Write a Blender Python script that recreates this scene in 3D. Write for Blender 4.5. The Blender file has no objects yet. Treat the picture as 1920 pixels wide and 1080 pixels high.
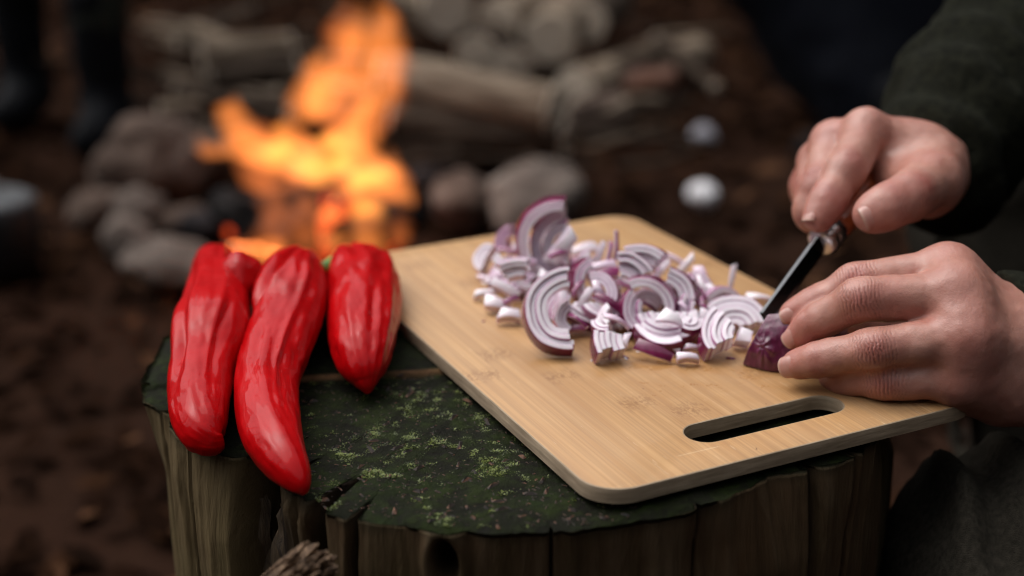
import bpy, bmesh, math, random
import numpy as np
from mathutils import Vector, Matrix, noise

# ------------------------------------------------------------------ camera, sky, sun, exposure
scene = bpy.context.scene
C = scene.collection
ZS = 0.420                      # top of the stump
TB = 0.008                      # thickness of the board
ZB = ZS + TB                    # top of the board
ZC = ZB + 0.316                 # camera height
FPX = 49.6 / 36.0 * 1920.0
PIT, ROLL = math.radians(20.076), math.radians(-0.791)
_w = np.array([0, math.cos(PIT), -math.sin(PIT)])
_u0 = np.array([0, math.sin(PIT), math.cos(PIT)])
_r0 = np.array([1.0, 0, 0])
CR = math.cos(ROLL) * _r0 + math.sin(ROLL) * _u0
CU = -math.sin(ROLL) * _r0 + math.cos(ROLL) * _u0
CW = _w
CO = np.array([0, 0, ZC])

cam_data = bpy.data.cameras.new('camera')
cam = bpy.data.objects.new('camera', cam_data)
C.objects.link(cam)
cam.matrix_world = Matrix(((CR[0], CU[0], -CW[0], CO[0]), (CR[1], CU[1], -CW[1], CO[1]),
                           (CR[2], CU[2], -CW[2], CO[2]), (0, 0, 0, 1)))
cam_data.lens = 49.6
cam_data.sensor_width = 36
cam_data.clip_start = 0.02
cam_data.clip_end = 200
cam_data.dof.use_dof = True
cam_data.dof.focus_distance = 0.725
cam_data.dof.aperture_fstop = 3.3
scene.camera = cam

SUN_EL, SUN_AZ = math.radians(62), math.radians(-60)      # soft light from high on the left
world = bpy.data.worlds.new('World')
scene.world = world
world.use_nodes = True
wn = world.node_tree
for n in list(wn.nodes):
    wn.nodes.remove(n)
sky = wn.nodes.new('ShaderNodeTexSky')
sky.sky_type = 'NISHITA'
sky.sun_disc = False
sky.sun_elevation = SUN_EL
sky.sun_rotation = SUN_AZ
sky.air_density = 1.2
sky.dust_density = 4.0
hs = wn.nodes.new('ShaderNodeHueSaturation')
hs.inputs['Saturation'].default_value = 0.22              # overcast: grey sky
bg = wn.nodes.new('ShaderNodeBackground')
bg.inputs['Strength'].default_value = 0.15
wo = wn.nodes.new('ShaderNodeOutputWorld')
wn.links.new(sky.outputs[0], hs.inputs['Color'])
wn.links.new(hs.outputs[0], bg.inputs['Color'])
wn.links.new(bg.outputs[0], wo.inputs['Surface'])

sun_data = bpy.data.lights.new('sun', 'SUN')
sun_data.energy = 0.95
sun_data.angle = math.radians(65)
sun_data.color = (1.0, 0.97, 0.93)
sun = bpy.data.objects.new('sun', sun_data)
C.objects.link(sun)
_sd = Vector((math.sin(SUN_AZ) * math.cos(SUN_EL), math.cos(SUN_AZ) * math.cos(SUN_EL), math.sin(SUN_EL)))
sun.rotation_euler = _sd.to_track_quat('Z', 'Y').to_euler()
sun.location = _sd * 10

vs = scene.view_settings
vs.view_transform = 'Standard'
vs.look = 'None'
vs.exposure = 0.62
vs.gamma = 1.0
vs.use_curve_mapping = False
scene.cycles.use_denoising = True
scene.cycles.filter_width = 1.05
scene.cycles.max_bounces = 8
scene.cycles.sample_clamp_indirect = 4.0

# ------------------------------------------------------------------ helpers
def ray(px, py):
    return CW + CR * (px - 960) / FPX - CU * (py - 540) / FPX
def P(px, py, z):
    d = ray(px, py)
    return CO + d * ((z - CO[2]) / d[2])
def D(px, py, dep):
    return CO + ray(px, py) * dep
def depth(p):
    return float((np.asarray(p) - CO) @ CW)

def tag(o, label=None, cat=None, group=None, kind=None):
    if label: o['label'] = label
    if cat: o['category'] = cat
    if group: o['group'] = group
    if kind: o['kind'] = kind
    return o

def empty(name, loc=(0, 0, 0)):
    o = bpy.data.objects.new(name, None)
    o.location = loc
    o.empty_display_size = 0.02
    C.objects.link(o)
    return o

def link_mesh(name, me, mats=None, parent=None, smooth=True):
    o = bpy.data.objects.new(name, me)
    C.objects.link(o)
    for m in (mats if isinstance(mats, (list, tuple)) else [mats] if mats else []):
        me.materials.append(m)
    if smooth:
        me.polygons.foreach_set('use_smooth', np.ones(len(me.polygons), bool))
    if parent is not None:
        o.parent = parent
        if parent.type == 'EMPTY' or parent.location.length > 0:
            o.matrix_parent_inverse = Matrix.Translation(parent.location).inverted()
    return o

def mesh_np(name, V, Fc, attrs=None):
    me = bpy.data.meshes.new(name)
    V = np.asarray(V, np.float32)
    if isinstance(Fc, np.ndarray):
        n, k = Fc.shape
        me.vertices.add(len(V)); me.vertices.foreach_set('co', V.ravel())
        me.loops.add(n * k); me.loops.foreach_set('vertex_index', Fc.astype(np.int32).ravel())
        me.polygons.add(n)
        me.polygons.foreach_set('loop_start', np.arange(0, n * k, k, dtype=np.int32))
        me.update(calc_edges=True)
        me.validate()
    else:
        me.from_pydata([tuple(v) for v in V], [], Fc)
    for an, av in (attrs or {}).items():
        a = me.attributes.new(an, 'FLOAT', 'POINT')
        a.data.foreach_set('value', np.asarray(av, np.float32))
    return me

def bm_mesh(name, bm):
    me = bpy.data.meshes.new(name)
    bm.normal_update()
    bm.to_mesh(me)
    bm.free()
    return me

# ---- value noise in numpy (fbm)
_rng = np.random.RandomState(7)
_LAT = _rng.rand(32, 32, 32).astype(np.float32) * 2 - 1
def vnoise(p):
    p = np.asarray(p, np.float32)
    i = np.floor(p).astype(np.int64)
    f = p - i
    f = f * f * (3 - 2 * f)
    out = 0
    for dx in (0, 1):
        wx = f[..., 0] if dx else 1 - f[..., 0]
        for dy in (0, 1):
            wy = f[..., 1] if dy else 1 - f[..., 1]
            for dz in (0, 1):
                wz = f[..., 2] if dz else 1 - f[..., 2]
                out = out + wx * wy * wz * _LAT[(i[..., 0] + dx) % 32, (i[..., 1] + dy) % 32, (i[..., 2] + dz) % 32]
    return out
def fbm(p, octv=4, gain=0.5):
    a, s, o = 1.0, 1.0, 0
    for k in range(octv):
        o = o + a * vnoise(np.asarray(p) * s + 11.3 * k)
        a *= gain
        s *= 2.03
    return o

# ---- signed distance fields and surface nets
def unit(v):
    v = np.asarray(v, float)
    return v / np.linalg.norm(v)
def smin(a, b, k):
    h = np.maximum(k - np.abs(a - b), 0) / k
    return np.minimum(a, b) - h * h * k * 0.25
def rcone(p, a, b, r1, r2):
    pa = p - a
    ba = (b - a).astype(np.float32)
    h = np.clip((pa @ ba) / float(ba @ ba), 0, 1)
    return np.linalg.norm(pa - h[..., None] * ba, axis=-1) - (r1 + (r2 - r1) * h)

class Field:
    """groups of round cones; groups are joined one after the other with their own softness"""
    def __init__(self):
        self.groups = []
    def group(self, prims, k_in, k_out):
        self.groups.append(([(np.asarray(a, np.float32), np.asarray(b, np.float32), float(r1), float(r2)) for a, b, r1, r2 in prims], k_in, k_out))
    def bounds(self):
        lo = np.min([np.minimum(a, b) - max(r1, r2) for g in self.groups for a, b, r1, r2 in g[0]], axis=0)
        hi = np.max([np.maximum(a, b) + max(r1, r2) for g in self.groups for a, b, r1, r2 in g[0]], axis=0)
        return lo, hi
    def __call__(self, p):
        p = np.asarray(p, np.float32)
        tot = None
        for prims, ki, ko in self.groups:
            g = None
            for a, b, r1, r2 in prims:
                d = rcone(p, a, b, r1, r2)
                g = d if g is None else smin(g, d, ki)
            tot = g if tot is None else smin(tot, g, ko)
        return tot
    def grid(self, lo, hi, h):
        n = np.ceil((hi - lo) / h).astype(int) + 1
        ax = [lo[i] + h * np.arange(n[i]) for i in range(3)]
        S = np.full(tuple(n), 0.05, np.float32)
        for prims, ki, ko in self.groups:
            G = np.full(tuple(n), 0.05, np.float32)
            for a, b, r1, r2 in prims:
                m = max(r1, r2) + 0.022
                i0 = np.clip(np.floor((np.minimum(a, b) - m - lo) / h).astype(int), 0, n)
                i1 = np.clip(np.ceil((np.maximum(a, b) + m - lo) / h).astype(int) + 1, 0, n)
                if np.any(i1 <= i0):
                    continue
                sl = tuple(slice(i0[j], i1[j]) for j in range(3))
                q = np.stack(np.meshgrid(*[ax[j][sl[j]] for j in range(3)], indexing='ij'), -1).astype(np.float32)
                G[sl] = smin(G[sl], rcone(q, a, b, r1, r2), ki)
            S = smin(S, G, ko)
        return S

def surface_nets(S, lo, h):
    neg = S < 0
    nx, ny, nz = S.shape
    cnt = np.zeros((nx - 1, ny - 1, nz - 1), np.int32)
    acc = np.zeros((nx - 1, ny - 1, nz - 1, 3), np.float32)
    def sub(A, o):
        return A[o[0]:nx - 1 + o[0], o[1]:ny - 1 + o[1], o[2]:nz - 1 + o[2]]
    for ax in range(3):
        o1, o2 = [a for a in range(3) if a != ax]
        for u in (0, 1):
            for v in (0, 1):
                a = [0, 0, 0]; a[o1] = u; a[o2] = v
                b = list(a); b[ax] = 1
                sa, sb = sub(S, a), sub(S, b)
                m = (sa < 0) != (sb < 0)
                t = sa[m] / (sa[m] - sb[m])
                cnt[m] += 1
                pt = np.zeros((len(t), 3), np.float32)
                pt[:, o1] = u; pt[:, o2] = v; pt[:, ax] = t
                acc[m] += pt
    mask = cnt > 0
    idx = np.full(mask.shape, -1, np.int64)
    idx[mask] = np.arange(mask.sum())
    ijk = np.argwhere(mask)
    V = (ijk + acc[mask] / cnt[mask][:, None]) * h + lo
    quads = []
    for ax in range(3):
        o1, o2 = [(1, 2), (2, 0), (0, 1)][ax]
        sl_a = [slice(None)] * 3; sl_b = [slice(None)] * 3
        sl_a[ax] = slice(0, -1); sl_b[ax] = slice(1, None)
        A, B = neg[tuple(sl_a)], neg[tuple(sl_b)]
        e = np.argwhere(A != B)
        e = e[(e[:, o1] > 0) & (e[:, o2] > 0) & (e[:, o1] < S.shape[o1] - 1) & (e[:, o2] < S.shape[o2] - 1)]
        d1 = np.zeros(3, int); d1[o1] = 1
        d2 = np.zeros(3, int); d2[o2] = 1
        c = [e, e - d1, e - d1 - d2, e - d2]
        q = np.stack([idx[x[:, 0], x[:, 1], x[:, 2]] for x in c], 1)
        flip = ~A[tuple(e.T)]
        q[flip] = q[flip][:, ::-1]
        quads.append(q)
    Q = np.concatenate(quads)
    Q = Q[(Q >= 0).all(1)]
    return V, Q

def grad(f, V, e=0.0006):
    g = np.stack([f(V + np.eye(3)[i] * e) - f(V - np.eye(3)[i] * e) for i in range(3)], -1)
    return g / (np.linalg.norm(g, axis=1, keepdims=True) + 1e-9)

# ---- material helper
class NT:
    def __init__(self, name):
        self.m = bpy.data.materials.new(name)
        self.m.use_nodes = True
        self.t = self.m.node_tree
        for n in list(self.t.nodes):
            self.t.nodes.remove(n)
        self.out = self.t.nodes.new('ShaderNodeOutputMaterial')
    def n(self, kind, props=None, **ins):
        nd = self.t.nodes.new('ShaderNode' + kind)
        for k, v in (props or {}).items():
            setattr(nd, k, v)
        for k, v in ins.items():
            key = k.replace('_', ' ')
            sock = nd.inputs[int(k[1:])] if k[0] == 'i' and k[1:].isdigit() else nd.inputs[key]
            self.set(sock, v)
        return nd
    def set(self, sock, v):
        if isinstance(v, bpy.types.NodeSocket):
            self.t.links.new(v, sock)
        elif hasattr(v, 'outputs'):
            self.t.links.new(v.outputs[0], sock)
        else:
            if sock.type == 'RGBA' and len(v) == 3:
                v = (*v, 1)
            sock.default_value = v
    def math(self, op, a, b=0.0, clamp=False):
        return self.n('Math', {'operation': op, 'use_clamp': clamp}, i0=a, i1=b).outputs[0]
    def mix(self, f, a, b, mode='MIX'):
        nd = self.t.nodes.new('ShaderNodeMix')
        nd.data_type = 'RGBA'
        nd.blend_type = mode
        nd.clamp_factor = True
        self.set(nd.inputs[0], f); self.set(nd.inputs[6], a); self.set(nd.inputs[7], b)
        return nd.outputs[2]
    def ramp(self, f, stops):
        nd = self.t.nodes.new('ShaderNodeValToRGB')
        el = nd.color_ramp.elements
        while len(el) < len(stops):
            el.new(0.5)
        for e, (p, c) in zip(el, stops):
            e.position = p
            e.color = (*c, 1) if len(c) == 3 else c
        self.set(nd.inputs[0], f)
        return nd.outputs[0]
    def coord(self, scale=(1, 1, 1), out='Object', rot=(0, 0, 0)):
        tc = self.t.nodes.new('ShaderNodeTexCoord')
        mp = self.n('Mapping', Vector=tc.outputs[out], Scale=scale, Rotation=rot)
        return mp.outputs[0]
    def noise(self, vec, scale=5.0, detail=4.0, rough=0.55, dist=0.0):
        nd = self.n('TexNoise', Vector=vec, Scale=scale, Detail=detail, Roughness=rough, Distortion=dist)
        return nd.outputs['Fac']
    def attr(self, name):
        nd = self.t.nodes.new('ShaderNodeAttribute')
        nd.attribute_name = name
        return nd.outputs['Fac']
    def bump(self, h, strength=0.3, dist=0.001, normal=None):
        nd = self.n('Bump', Height=h, Strength=strength, Distance=dist)
        if normal is not None:
            self.set(nd.inputs['Normal'], normal)
        return nd.outputs[0]
    def bsdf(self, **kw):
        b = self.t.nodes.new('ShaderNodeBsdfPrincipled')
        for k, v in kw.items():
            self.set(b.inputs[k.replace('_', ' ')], v)
        self.t.links.new(b.outputs[0], self.out.inputs['Surface'])
        return self.m

def plain(name, col, rough=0.7, var=0.35, scale=20.0, bump=0.3, bd=0.003, **kw):
    t = NT(name)
    co = t.coord()
    nz = t.noise(co, scale, 6, 0.6)
    dark = tuple(c * (1 - var) for c in col); light = tuple(c * (1 + var) for c in col)
    c = t.ramp(nz, [(0.3, dark), (0.7, light)])
    return t.bsdf(Base_Color=c, Roughness=rough, Specular_IOR_Level=.1, Normal=t.bump(nz, bump, bd), **kw)
# ------------------------------------------------------------------ ground, litter, woods
rnd = random.Random(3)
def ground_z(x, y):
    return 0.03 * noise.noise(Vector((x * 0.9, y * 0.9, 0.3))) - 0.02

t = NT('forest_soil')
co = t.coord()
n1 = t.noise(co, 3.0, 6, 0.6); n2 = t.noise(co, 28.0, 5, 0.6)
c = t.ramp(n1, [(0.3, (0.020, 0.0102, 0.0068)), (0.55, (0.026, 0.0125, 0.0080)), (0.75, (0.036, 0.0165, 0.0098))])
c = t.mix(t.math('MULTIPLY', n2, 0.5), c, (0.012, 0.0075, 0.006))
M_SOIL = t.bsdf(Base_Color=c, Roughness=1.0, Specular_IOR_Level=0.0, Normal=t.bump(n2, 0.8, 0.02))

def build_ground():
    xs = np.concatenate([np.linspace(-40, -4, 19)[:-1], np.linspace(-4, 4, 121), np.linspace(4, 40, 19)[1:]])
    ys = np.concatenate([np.linspace(-40, -1, 20)[:-1], np.linspace(-1, 7, 121), np.linspace(7, 40, 18)[1:]])
    V = [(x, y, ground_z(x, y)) for y in ys for x in xs]
    nx = len(xs)
    F = np.array([[j * nx + i, j * nx + i + 1, (j + 1) * nx + i + 1, (j + 1) * nx + i] for j in range(len(ys) - 1) for i in range(nx - 1)])
    o = link_mesh('ground', mesh_np('ground', V, F), M_SOIL)
    tag(o, 'dark brown forest floor around the campfire', kind='structure')
build_ground()

def leafmat():
    t = NT('dead_leaf')
    co = t.coord()
    a = t.attr('tint')
    c = t.ramp(a, [(0.0, (0.007, 0.0038, 0.0027)), (0.5, (0.016, 0.0075, 0.0045)), (0.85, (0.034, 0.0155, 0.008)), (1.0, (0.12, 0.06, 0.033))])
    return t.bsdf(Base_Color=c, Roughness=0.95, Specular_IOR_Level=0.0)
M_LEAF = leafmat()

def scatter_leaves(name, n, area, size, label):
    V, F, T = [], [], []
    for k in range(n):
        x = rnd.uniform(area[0], area[1]); y = rnd.uniform(area[2], area[3])
        z = ground_z(x, y) + rnd.uniform(0.002, 0.02)
        s = size * rnd.uniform(0.5, 1.3); a = rnd.uniform(0, 6.283)
        tx, ty = rnd.uniform(-.5, .5), rnd.uniform(-.5, .5)
        b = len(V); tint = rnd.random() ** 1.6
        for u, v, w in ((-1, 0, 0), (-.35, -.42, .25), (.45, -.34, .2), (1, 0, 0), (.45, .34, .2), (-.35, .42, .25)):
            px = (u * math.cos(a) - v * math.sin(a)) * s; py = (u * math.sin(a) + v * math.cos(a)) * s
            V.append((x + px, y + py, z + w * s * .5 + px * tx + py * ty)); T.append(tint)
        F += [(b, b + 1, b + 2, b + 3), (b, b + 3, b + 4, b + 5)]
    o = link_mesh(name, mesh_np(name, V, np.array(F), {'tint': T}), M_LEAF)
    tag(o, label, 'leaves', kind='stuff')
scatter_leaves('leaf_litter', 16000, (-2.6, 2.4, 0.9, 6.5), 0.028, 'brown dead leaves strewn over the forest floor')

def build_woods():  # unseen ring of trees, added to block low sky and darken upright surfaces
    t = NT('woodland_green')
    c = t.ramp(t.attr('tint'), [(0, (0.012, 0.016, 0.008)), (0.6, (0.03, 0.04, 0.016)), (1, (0.05, 0.05, 0.025))])
    mg = t.bsdf(Base_Color=c, Roughness=0.8)
    V, F, T = [], [], []
    def quad(c, s):
        u = Vector((rnd.gauss(0, 1), rnd.gauss(0, 1), rnd.gauss(0, 1))).normalized()
        v = u.cross(Vector((rnd.gauss(0, 1), rnd.gauss(0, 1), rnd.gauss(0, 1)))).normalized()
        b = len(V); tt = rnd.random()
        for p in (-u * s, v * s * .6, u * s, -v * s * .6):
            V.append(tuple(c + p)); T.append(tt)
        F.append((b, b + 1, b + 2, b + 3))
    for k in range(15000):
        a = rnd.uniform(0, 6.283)
        r = rnd.uniform(9.0, 13.0)
        # foliage kept lower on the left, shaped to let light in from there
        d = abs((a - math.radians(155) + math.pi) % (2 * math.pi) - math.pi)
        top = 2.5 + 5.5 * min(1, max(0, (d - 0.5) / 1.1))
        z = top * rnd.random() ** 0.8
        quad(Vector((r * math.cos(a), 1.5 + r * math.sin(a), z)), rnd.uniform(0.25, 0.55))
    for k in range(70):
        a = rnd.uniform(0, 6.283); r = rnd.uniform(8.8, 12.5); w = rnd.uniform(.1, .22); h = rnd.uniform(5, 9)
        x, y = r * math.cos(a), 1.5 + r * math.sin(a)
        b = len(V)
        for q in range(8):
            for zz, ww in ((-.1, w), (h, w * .4)):
                V.append((x + ww * math.cos(q * .7854), y + ww * math.sin(q * .7854), zz)); T.append(0.1)
        for q in range(8):
            i, j = b + 2 * q, b + 2 * ((q + 1) % 8)
            F.append((i, j, j + 1, i + 1))
    o = link_mesh('woods', mesh_np('woods', V, np.array(F), {'tint': T}), mg)
    tag(o, 'unseen dark woodland ring around the clearing, blocking the low sky', 'woods', kind='stuff')
build_woods()

# ------------------------------------------------------------------ tree stump
SC = np.array([0.010, 0.793])
RIM = [(268, 752), (262, 738), (283, 690), (300, 655), (318, 775), (330, 815), (372, 842), (420, 852), (470, 862), (520, 905), (560, 930), (584, 942),
       (592, 962), (640, 968), (720, 980), (820, 993), (940, 1000), (1060, 997), (1180, 982), (1290, 958), (1380, 925), (1440, 893), (1500, 882),
       (1580, 862), (1622, 845), (1642, 825)]
def rim_radius():
    pts = []
    for p in RIM:
        if p in ((318, 775), (330, 815)):
            pass
        q = P(*p, ZS - 0.004)[:2] - SC
        pts.append((math.atan2(q[1], q[0]) % (2 * math.pi), float(np.hypot(*q))))
    for a in (-0.1, 0.1, 0.28, 0.44, 0.6, 0.8, 1.0, 1.2, 1.4, 1.6, 1.8, 2.0, 2.2, 2.4, 2.6, 2.8):
        pts.append((a, 0.219 + 0.004 * math.sin(a * 5)))
    pts.sort()
    A = np.array([p[0] for p in pts]); Rr = np.array([p[1] for p in pts])
    c1_ = np.cos(A - math.radians(25.4)); c2_ = np.cos(A - math.radians(115.4))
    Rr = np.minimum(Rr, np.where(c1_ > .5, .162 / np.maximum(c1_, .3), 9)); Rr = np.minimum(Rr, np.where(c2_ > .5, .170 / np.maximum(c2_, .3), 9))
    A = np.concatenate([A[-3:] - 2 * math.pi, A, A[:3] + 2 * math.pi]); Rr = np.concatenate([Rr[-3:], Rr, Rr[:3]])
    return lambda a: np.interp(np.asarray(a) % (2 * math.pi), A, Rr)
RIMR = rim_radius()

def wood_side_mat():
    t = NT('stump_wood_side')
    tc = t.n('TexCoord')
    geo = t.attr('ang')                      # angle round the stump, in radius units
    comb = t.n('CombineXYZ', X=t.math('MULTIPLY', geo, 1.0), Y=0.0, Z=0.0)
    sep = t.n('SeparateXYZ', Vector=tc.outputs['Object'])
    v = t.n('CombineXYZ', X=t.math('MULTIPLY', geo, 75.0), Y=t.math('MULTIPLY', sep.outputs[2], 11.0), Z=t.attr('deep'))
    g1 = t.noise(v, 1.0, 8, 0.65, 0.6)
    v2 = t.n('CombineXYZ', X=t.math('MULTIPLY', geo, 330.0), Y=t.math('MULTIPLY', sep.outputs[2], 34.0), Z=3.0)
    g2 = t.noise(v2, 1.0, 5, 0.6, 0.3)
    v3 = t.n('CombineXYZ', X=t.math('MULTIPLY', geo, 14.0), Y=t.math('MULTIPLY', sep.outputs[2], 6.0), Z=7.0)
    big = t.noise(v3, 1.0, 4, 0.6, 0.4)
    c = t.ramp(g1, [(0.28, (0.040, 0.026, 0.014)), (0.5, (0.135, 0.093, 0.050)), (0.72, (0.25, 0.185, 0.110))])
    c = t.mix(t.math('MULTIPLY', g2, 0.55), c, (0.045, 0.028, 0.016))
    green = t.ramp(big, [(0.46, (0, 0, 0)), (0.66, (1, 1, 1))])
    c = t.mix(t.math('MULTIPLY', green, 0.55), c, (0.105, 0.100, 0.040))
    brown = t.ramp(big, [(0.30, (1, 1, 1)), (0.45, (0, 0, 0))])
    c = t.mix(t.math('MULTIPLY', brown, 0.5), c, (0.085, 0.038, 0.015))
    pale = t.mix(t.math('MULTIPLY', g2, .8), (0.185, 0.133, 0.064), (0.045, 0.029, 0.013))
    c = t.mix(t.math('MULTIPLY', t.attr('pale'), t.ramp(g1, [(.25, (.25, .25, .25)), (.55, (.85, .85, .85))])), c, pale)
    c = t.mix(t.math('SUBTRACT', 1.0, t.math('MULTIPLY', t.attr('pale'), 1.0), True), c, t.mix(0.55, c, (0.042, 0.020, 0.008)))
    c = t.mix(t.math('MULTIPLY', t.attr('rim'), t.ramp(g1, [(.2, (.6, .6, .6)), (.6, (1, 1, 1))])), c, (0.013, 0.0135, 0.0065))
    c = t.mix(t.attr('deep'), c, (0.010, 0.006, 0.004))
    h = t.math('ADD', t.math('MULTIPLY', g1, 1.0), t.math('MULTIPLY', g2, 0.4))
    return t.bsdf(Base_Color=c, Roughness=0.85, Specular_IOR_Level=0.12, Normal=t.bump(h, 0.9, 0.004))
def wood_top_mat():
    t = NT('stump_wood_top')
    co = t.coord()
    cs = t.coord((1.0, 1.0, 1.0))
    n1 = t.noise(co, 22, 7, 0.62); n2 = t.noise(co, 160, 5, 0.6); n3 = t.noise(co, 60, 5, 0.65)
    st = t.noise(t.coord((18, 160, 30)), 1.0, 5, 0.6)
    c = t.ramp(n1, [(0.3, (0.0042, 0.0038, 0.0028)), (0.5, (0.0068, 0.0076, 0.0036)), (0.68, (0.0110, 0.0185, 0.0040))])
    c = t.mix(t.ramp(n3, [(0.44, (0, 0, 0)), (0.62, (.85, .85, .85))]), c, (0.0140, 0.0200, 0.0045))
    c = t.mix(t.ramp(n2, [(0.35, (.75, .75, .75)), (0.55, (0, 0, 0))]), c, (0.006, 0.005, 0.004))
    c = t.mix(t.math('MULTIPLY', t.attr('bare'), t.ramp(st, [(0.35, (.3, .3, .3)), (.6, (1, 1, 1))])), c, (0.16, 0.085, 0.042))
    h = t.math('ADD', n3, t.math('MULTIPLY', n2, 0.6))
    return t.bsdf(Base_Color=c, Roughness=0.85, Specular_IOR_Level=0.08, Normal=t.bump(h, 0.9, 0.003))
M_SIDE, M_TOP = wood_side_mat(), wood_top_mat()

STEP_A, STEP_B = P(560, 704, ZS)[:2], P(835, 690, ZS)[:2]
def top_height(x, y):
    """height of the weathered top: nearer half a few mm lower, rim worn"""
    d = STEP_B - STEP_A; nn = np.array([-d[1], d[0]]) / np.hypot(*d)
    s = (x - STEP_A[0]) * nn[0] + (y - STEP_A[1]) * nn[1]
    low = 1 / (1 + np.exp(np.clip(s / 0.0006, -40, 40)))
    q = np.stack([x, y, np.zeros_like(x)], -1)
    return ZS - 0.0005 - 0.0038 * low + 0.0010 * fbm(q * 48, 4) * (0.3 + low) - 0.0006 * (1 - low), s

def build_stump():
    root = empty('tree_stump', (SC[0], SC[1], 0))
    tag(root, 'weathered mossy tree stump used as an outdoor kitchen table', 'tree stump')
    nA, nZ = 1080, 110
    A = np.linspace(0, 2 * math.pi, nA, endpoint=False)
    zs = ZS - 0.002 - (np.linspace(0, 1, nZ) ** 1.3) * (ZS + 0.06)
    AA, ZZ = np.meshgrid(A, zs, indexing='xy')
    r = RIMR(AA)
    # below the rim the broken-out bite is deeper than the rim shows
    bite0 = math.atan2(*(P(330, 820, ZS)[:2] - SC)[::-1]) % (2 * math.pi)
    bite1 = math.atan2(*(P(592, 950, ZS)[:2] - SC)[::-1]) % (2 * math.pi)
    depth_z = ZS - ZZ
    inb = np.clip((AA - bite0 - .16) / 0.05, 0, 1) * np.clip((bite1 - AA) / 0.025, 0, 1)
    base = 0.221 + 0.003 * np.sin(AA * 3 + 1)
    blend = np.clip(depth_z / 0.05, 0, 1) * (1 - inb) * .85
    r = r * (1 - blend) + base * blend
    arc = AA * 0.22
    q = np.stack([arc * 60, ZZ * 4, np.zeros_like(arc)], -1)
    grain = fbm(q, 4)
    q2 = np.stack([arc * 24, ZZ * 2.2, np.ones_like(arc) * 5], -1)
    slab = fbm(q2, 3)
    fine = fbm(np.stack([arc * 170, ZZ * 9, np.ones_like(arc) * 2], -1), 3)
    r = r + 0.0016 * grain + .0011 * fine + 0.0028 * slab * np.clip(depth_z / .03, 0, 1)
    # torn fibres inside the bite: slabs and ledges
    q3 = np.stack([arc * 95, ZZ * 7, np.ones_like(arc) * 9], -1)
    torn = fbm(q3, 3)
    led = np.floor((slab * 2.2 + torn * .8) * 2) / 2
    r = r - inb * (0.013 + 0.008 * led) * np.clip(depth_z / .012, 0, 1)
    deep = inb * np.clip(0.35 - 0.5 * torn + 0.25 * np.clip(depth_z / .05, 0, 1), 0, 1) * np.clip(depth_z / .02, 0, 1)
    # drying cracks running down the side
    for a_c, w, dp, zl in ((bite0 + .19, .017, .034, .5), (bite0 + .33, .009, .03, .3), (bite0 + .47, .014, .03, .3), (bite0 + .58, .007, .02, .2), (bite0 + .02, .003, .010, .3), (bite1 - .01, .012, .035, .22), (bite1 + 0.83, .0022, .007, .16), 
                           (bite1 + 1.17, .012, .012, .35), (bite1 + .5, .0022, .006, .3), (bite0 - .35, .003, .008, .3), (bite1 + 1.3, .006, .014, .4), (bite0 - .2, .002, .006, .2)):
        wob = 0.012 * fbm(np.stack([ZZ * 14, np.ones_like(ZZ) * a_c * 7, np.zeros_like(ZZ)], -1), 3)
        g = np.exp(-((AA - a_c - wob) / w) ** 2) * np.clip((zl - depth_z) / .05, 0, 1)
        r = r - dp * g
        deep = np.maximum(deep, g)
    # the knot hole on the front, with a raised lip
    kp = D(845, 1035, 0.668)
    ka = math.atan2(kp[1] - SC[1], kp[0] - SC[0]) % (2 * math.pi); kz = kp[2]
    kd = np.sqrt(((AA - ka) * 0.22 / 0.0052) ** 2 + ((ZZ - kz) / 0.0105) ** 2)
    r = r - 0.02 * (1 / (1 + np.exp(np.clip((kd - 1) * 9, -40, 40)))) + 0.004 * np.exp(-((kd - 1.6) / .6) ** 2)
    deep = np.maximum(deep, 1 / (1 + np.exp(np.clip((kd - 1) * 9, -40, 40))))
    X = SC[0] + r * np.cos(AA); Y = SC[1] + r * np.sin(AA)
    ztop, _ = top_height(X[0], Y[0])
    Z = ZZ.copy(); Z[0] = ztop; Z[1] = np.minimum(Z[1], ztop - .0015)
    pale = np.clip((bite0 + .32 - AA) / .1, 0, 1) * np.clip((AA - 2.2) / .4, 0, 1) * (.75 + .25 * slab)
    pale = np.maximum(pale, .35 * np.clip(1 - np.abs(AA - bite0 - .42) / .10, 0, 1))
    V = np.stack([X, Y, Z], -1).reshape(-1, 3)
    F = []
    for j in range(nZ - 1):
        i = np.arange(nA); i2 = (i + 1) % nA
        F.append(np.stack([j * nA + i, (j + 1) * nA + i, (j + 1) * nA + i2, j * nA + i2], 1))
    F = np.concatenate(F)
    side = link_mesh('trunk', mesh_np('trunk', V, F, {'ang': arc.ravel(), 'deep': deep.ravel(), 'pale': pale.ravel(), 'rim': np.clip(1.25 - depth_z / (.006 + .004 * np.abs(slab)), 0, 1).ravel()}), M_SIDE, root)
    # sawn top face
    nR = 190
    rr = np.linspace(0, 1, nR) ** 0.8
    AA2, RR = np.meshgrid(A, rr, indexing='xy')
    rim = np.hypot(X[0] - SC[0], Y[0] - SC[1])
    X2 = SC[0] + RR * rim[None, :] * np.cos(AA2); Y2 = SC[1] + RR * rim[None, :] * np.sin(AA2)
    Z2, s = top_height(X2, Y2)
    edge = np.clip((RR - 0.955) / 0.045, 0, 1)
    Z2 = Z2 - edge ** 2 * 0.003 * (1 + fbm(np.stack([X2, Y2, Z2], -1) * 40, 2)); Z2[-1] = np.minimum(Z2[-1], ztop)
    Z2[-1] = ztop + .0002
    V2 = np.stack([X2, Y2, Z2], -1).reshape(-1, 3)
    F2 = []
    for j in range(nR - 1):
        i = np.arange(nA); i2 = (i + 1) % nA
        F2.append(np.stack([j * nA + i, (j + 1) * nA + i, (j + 1) * nA + i2, j * nA + i2][::1], 1))
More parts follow.
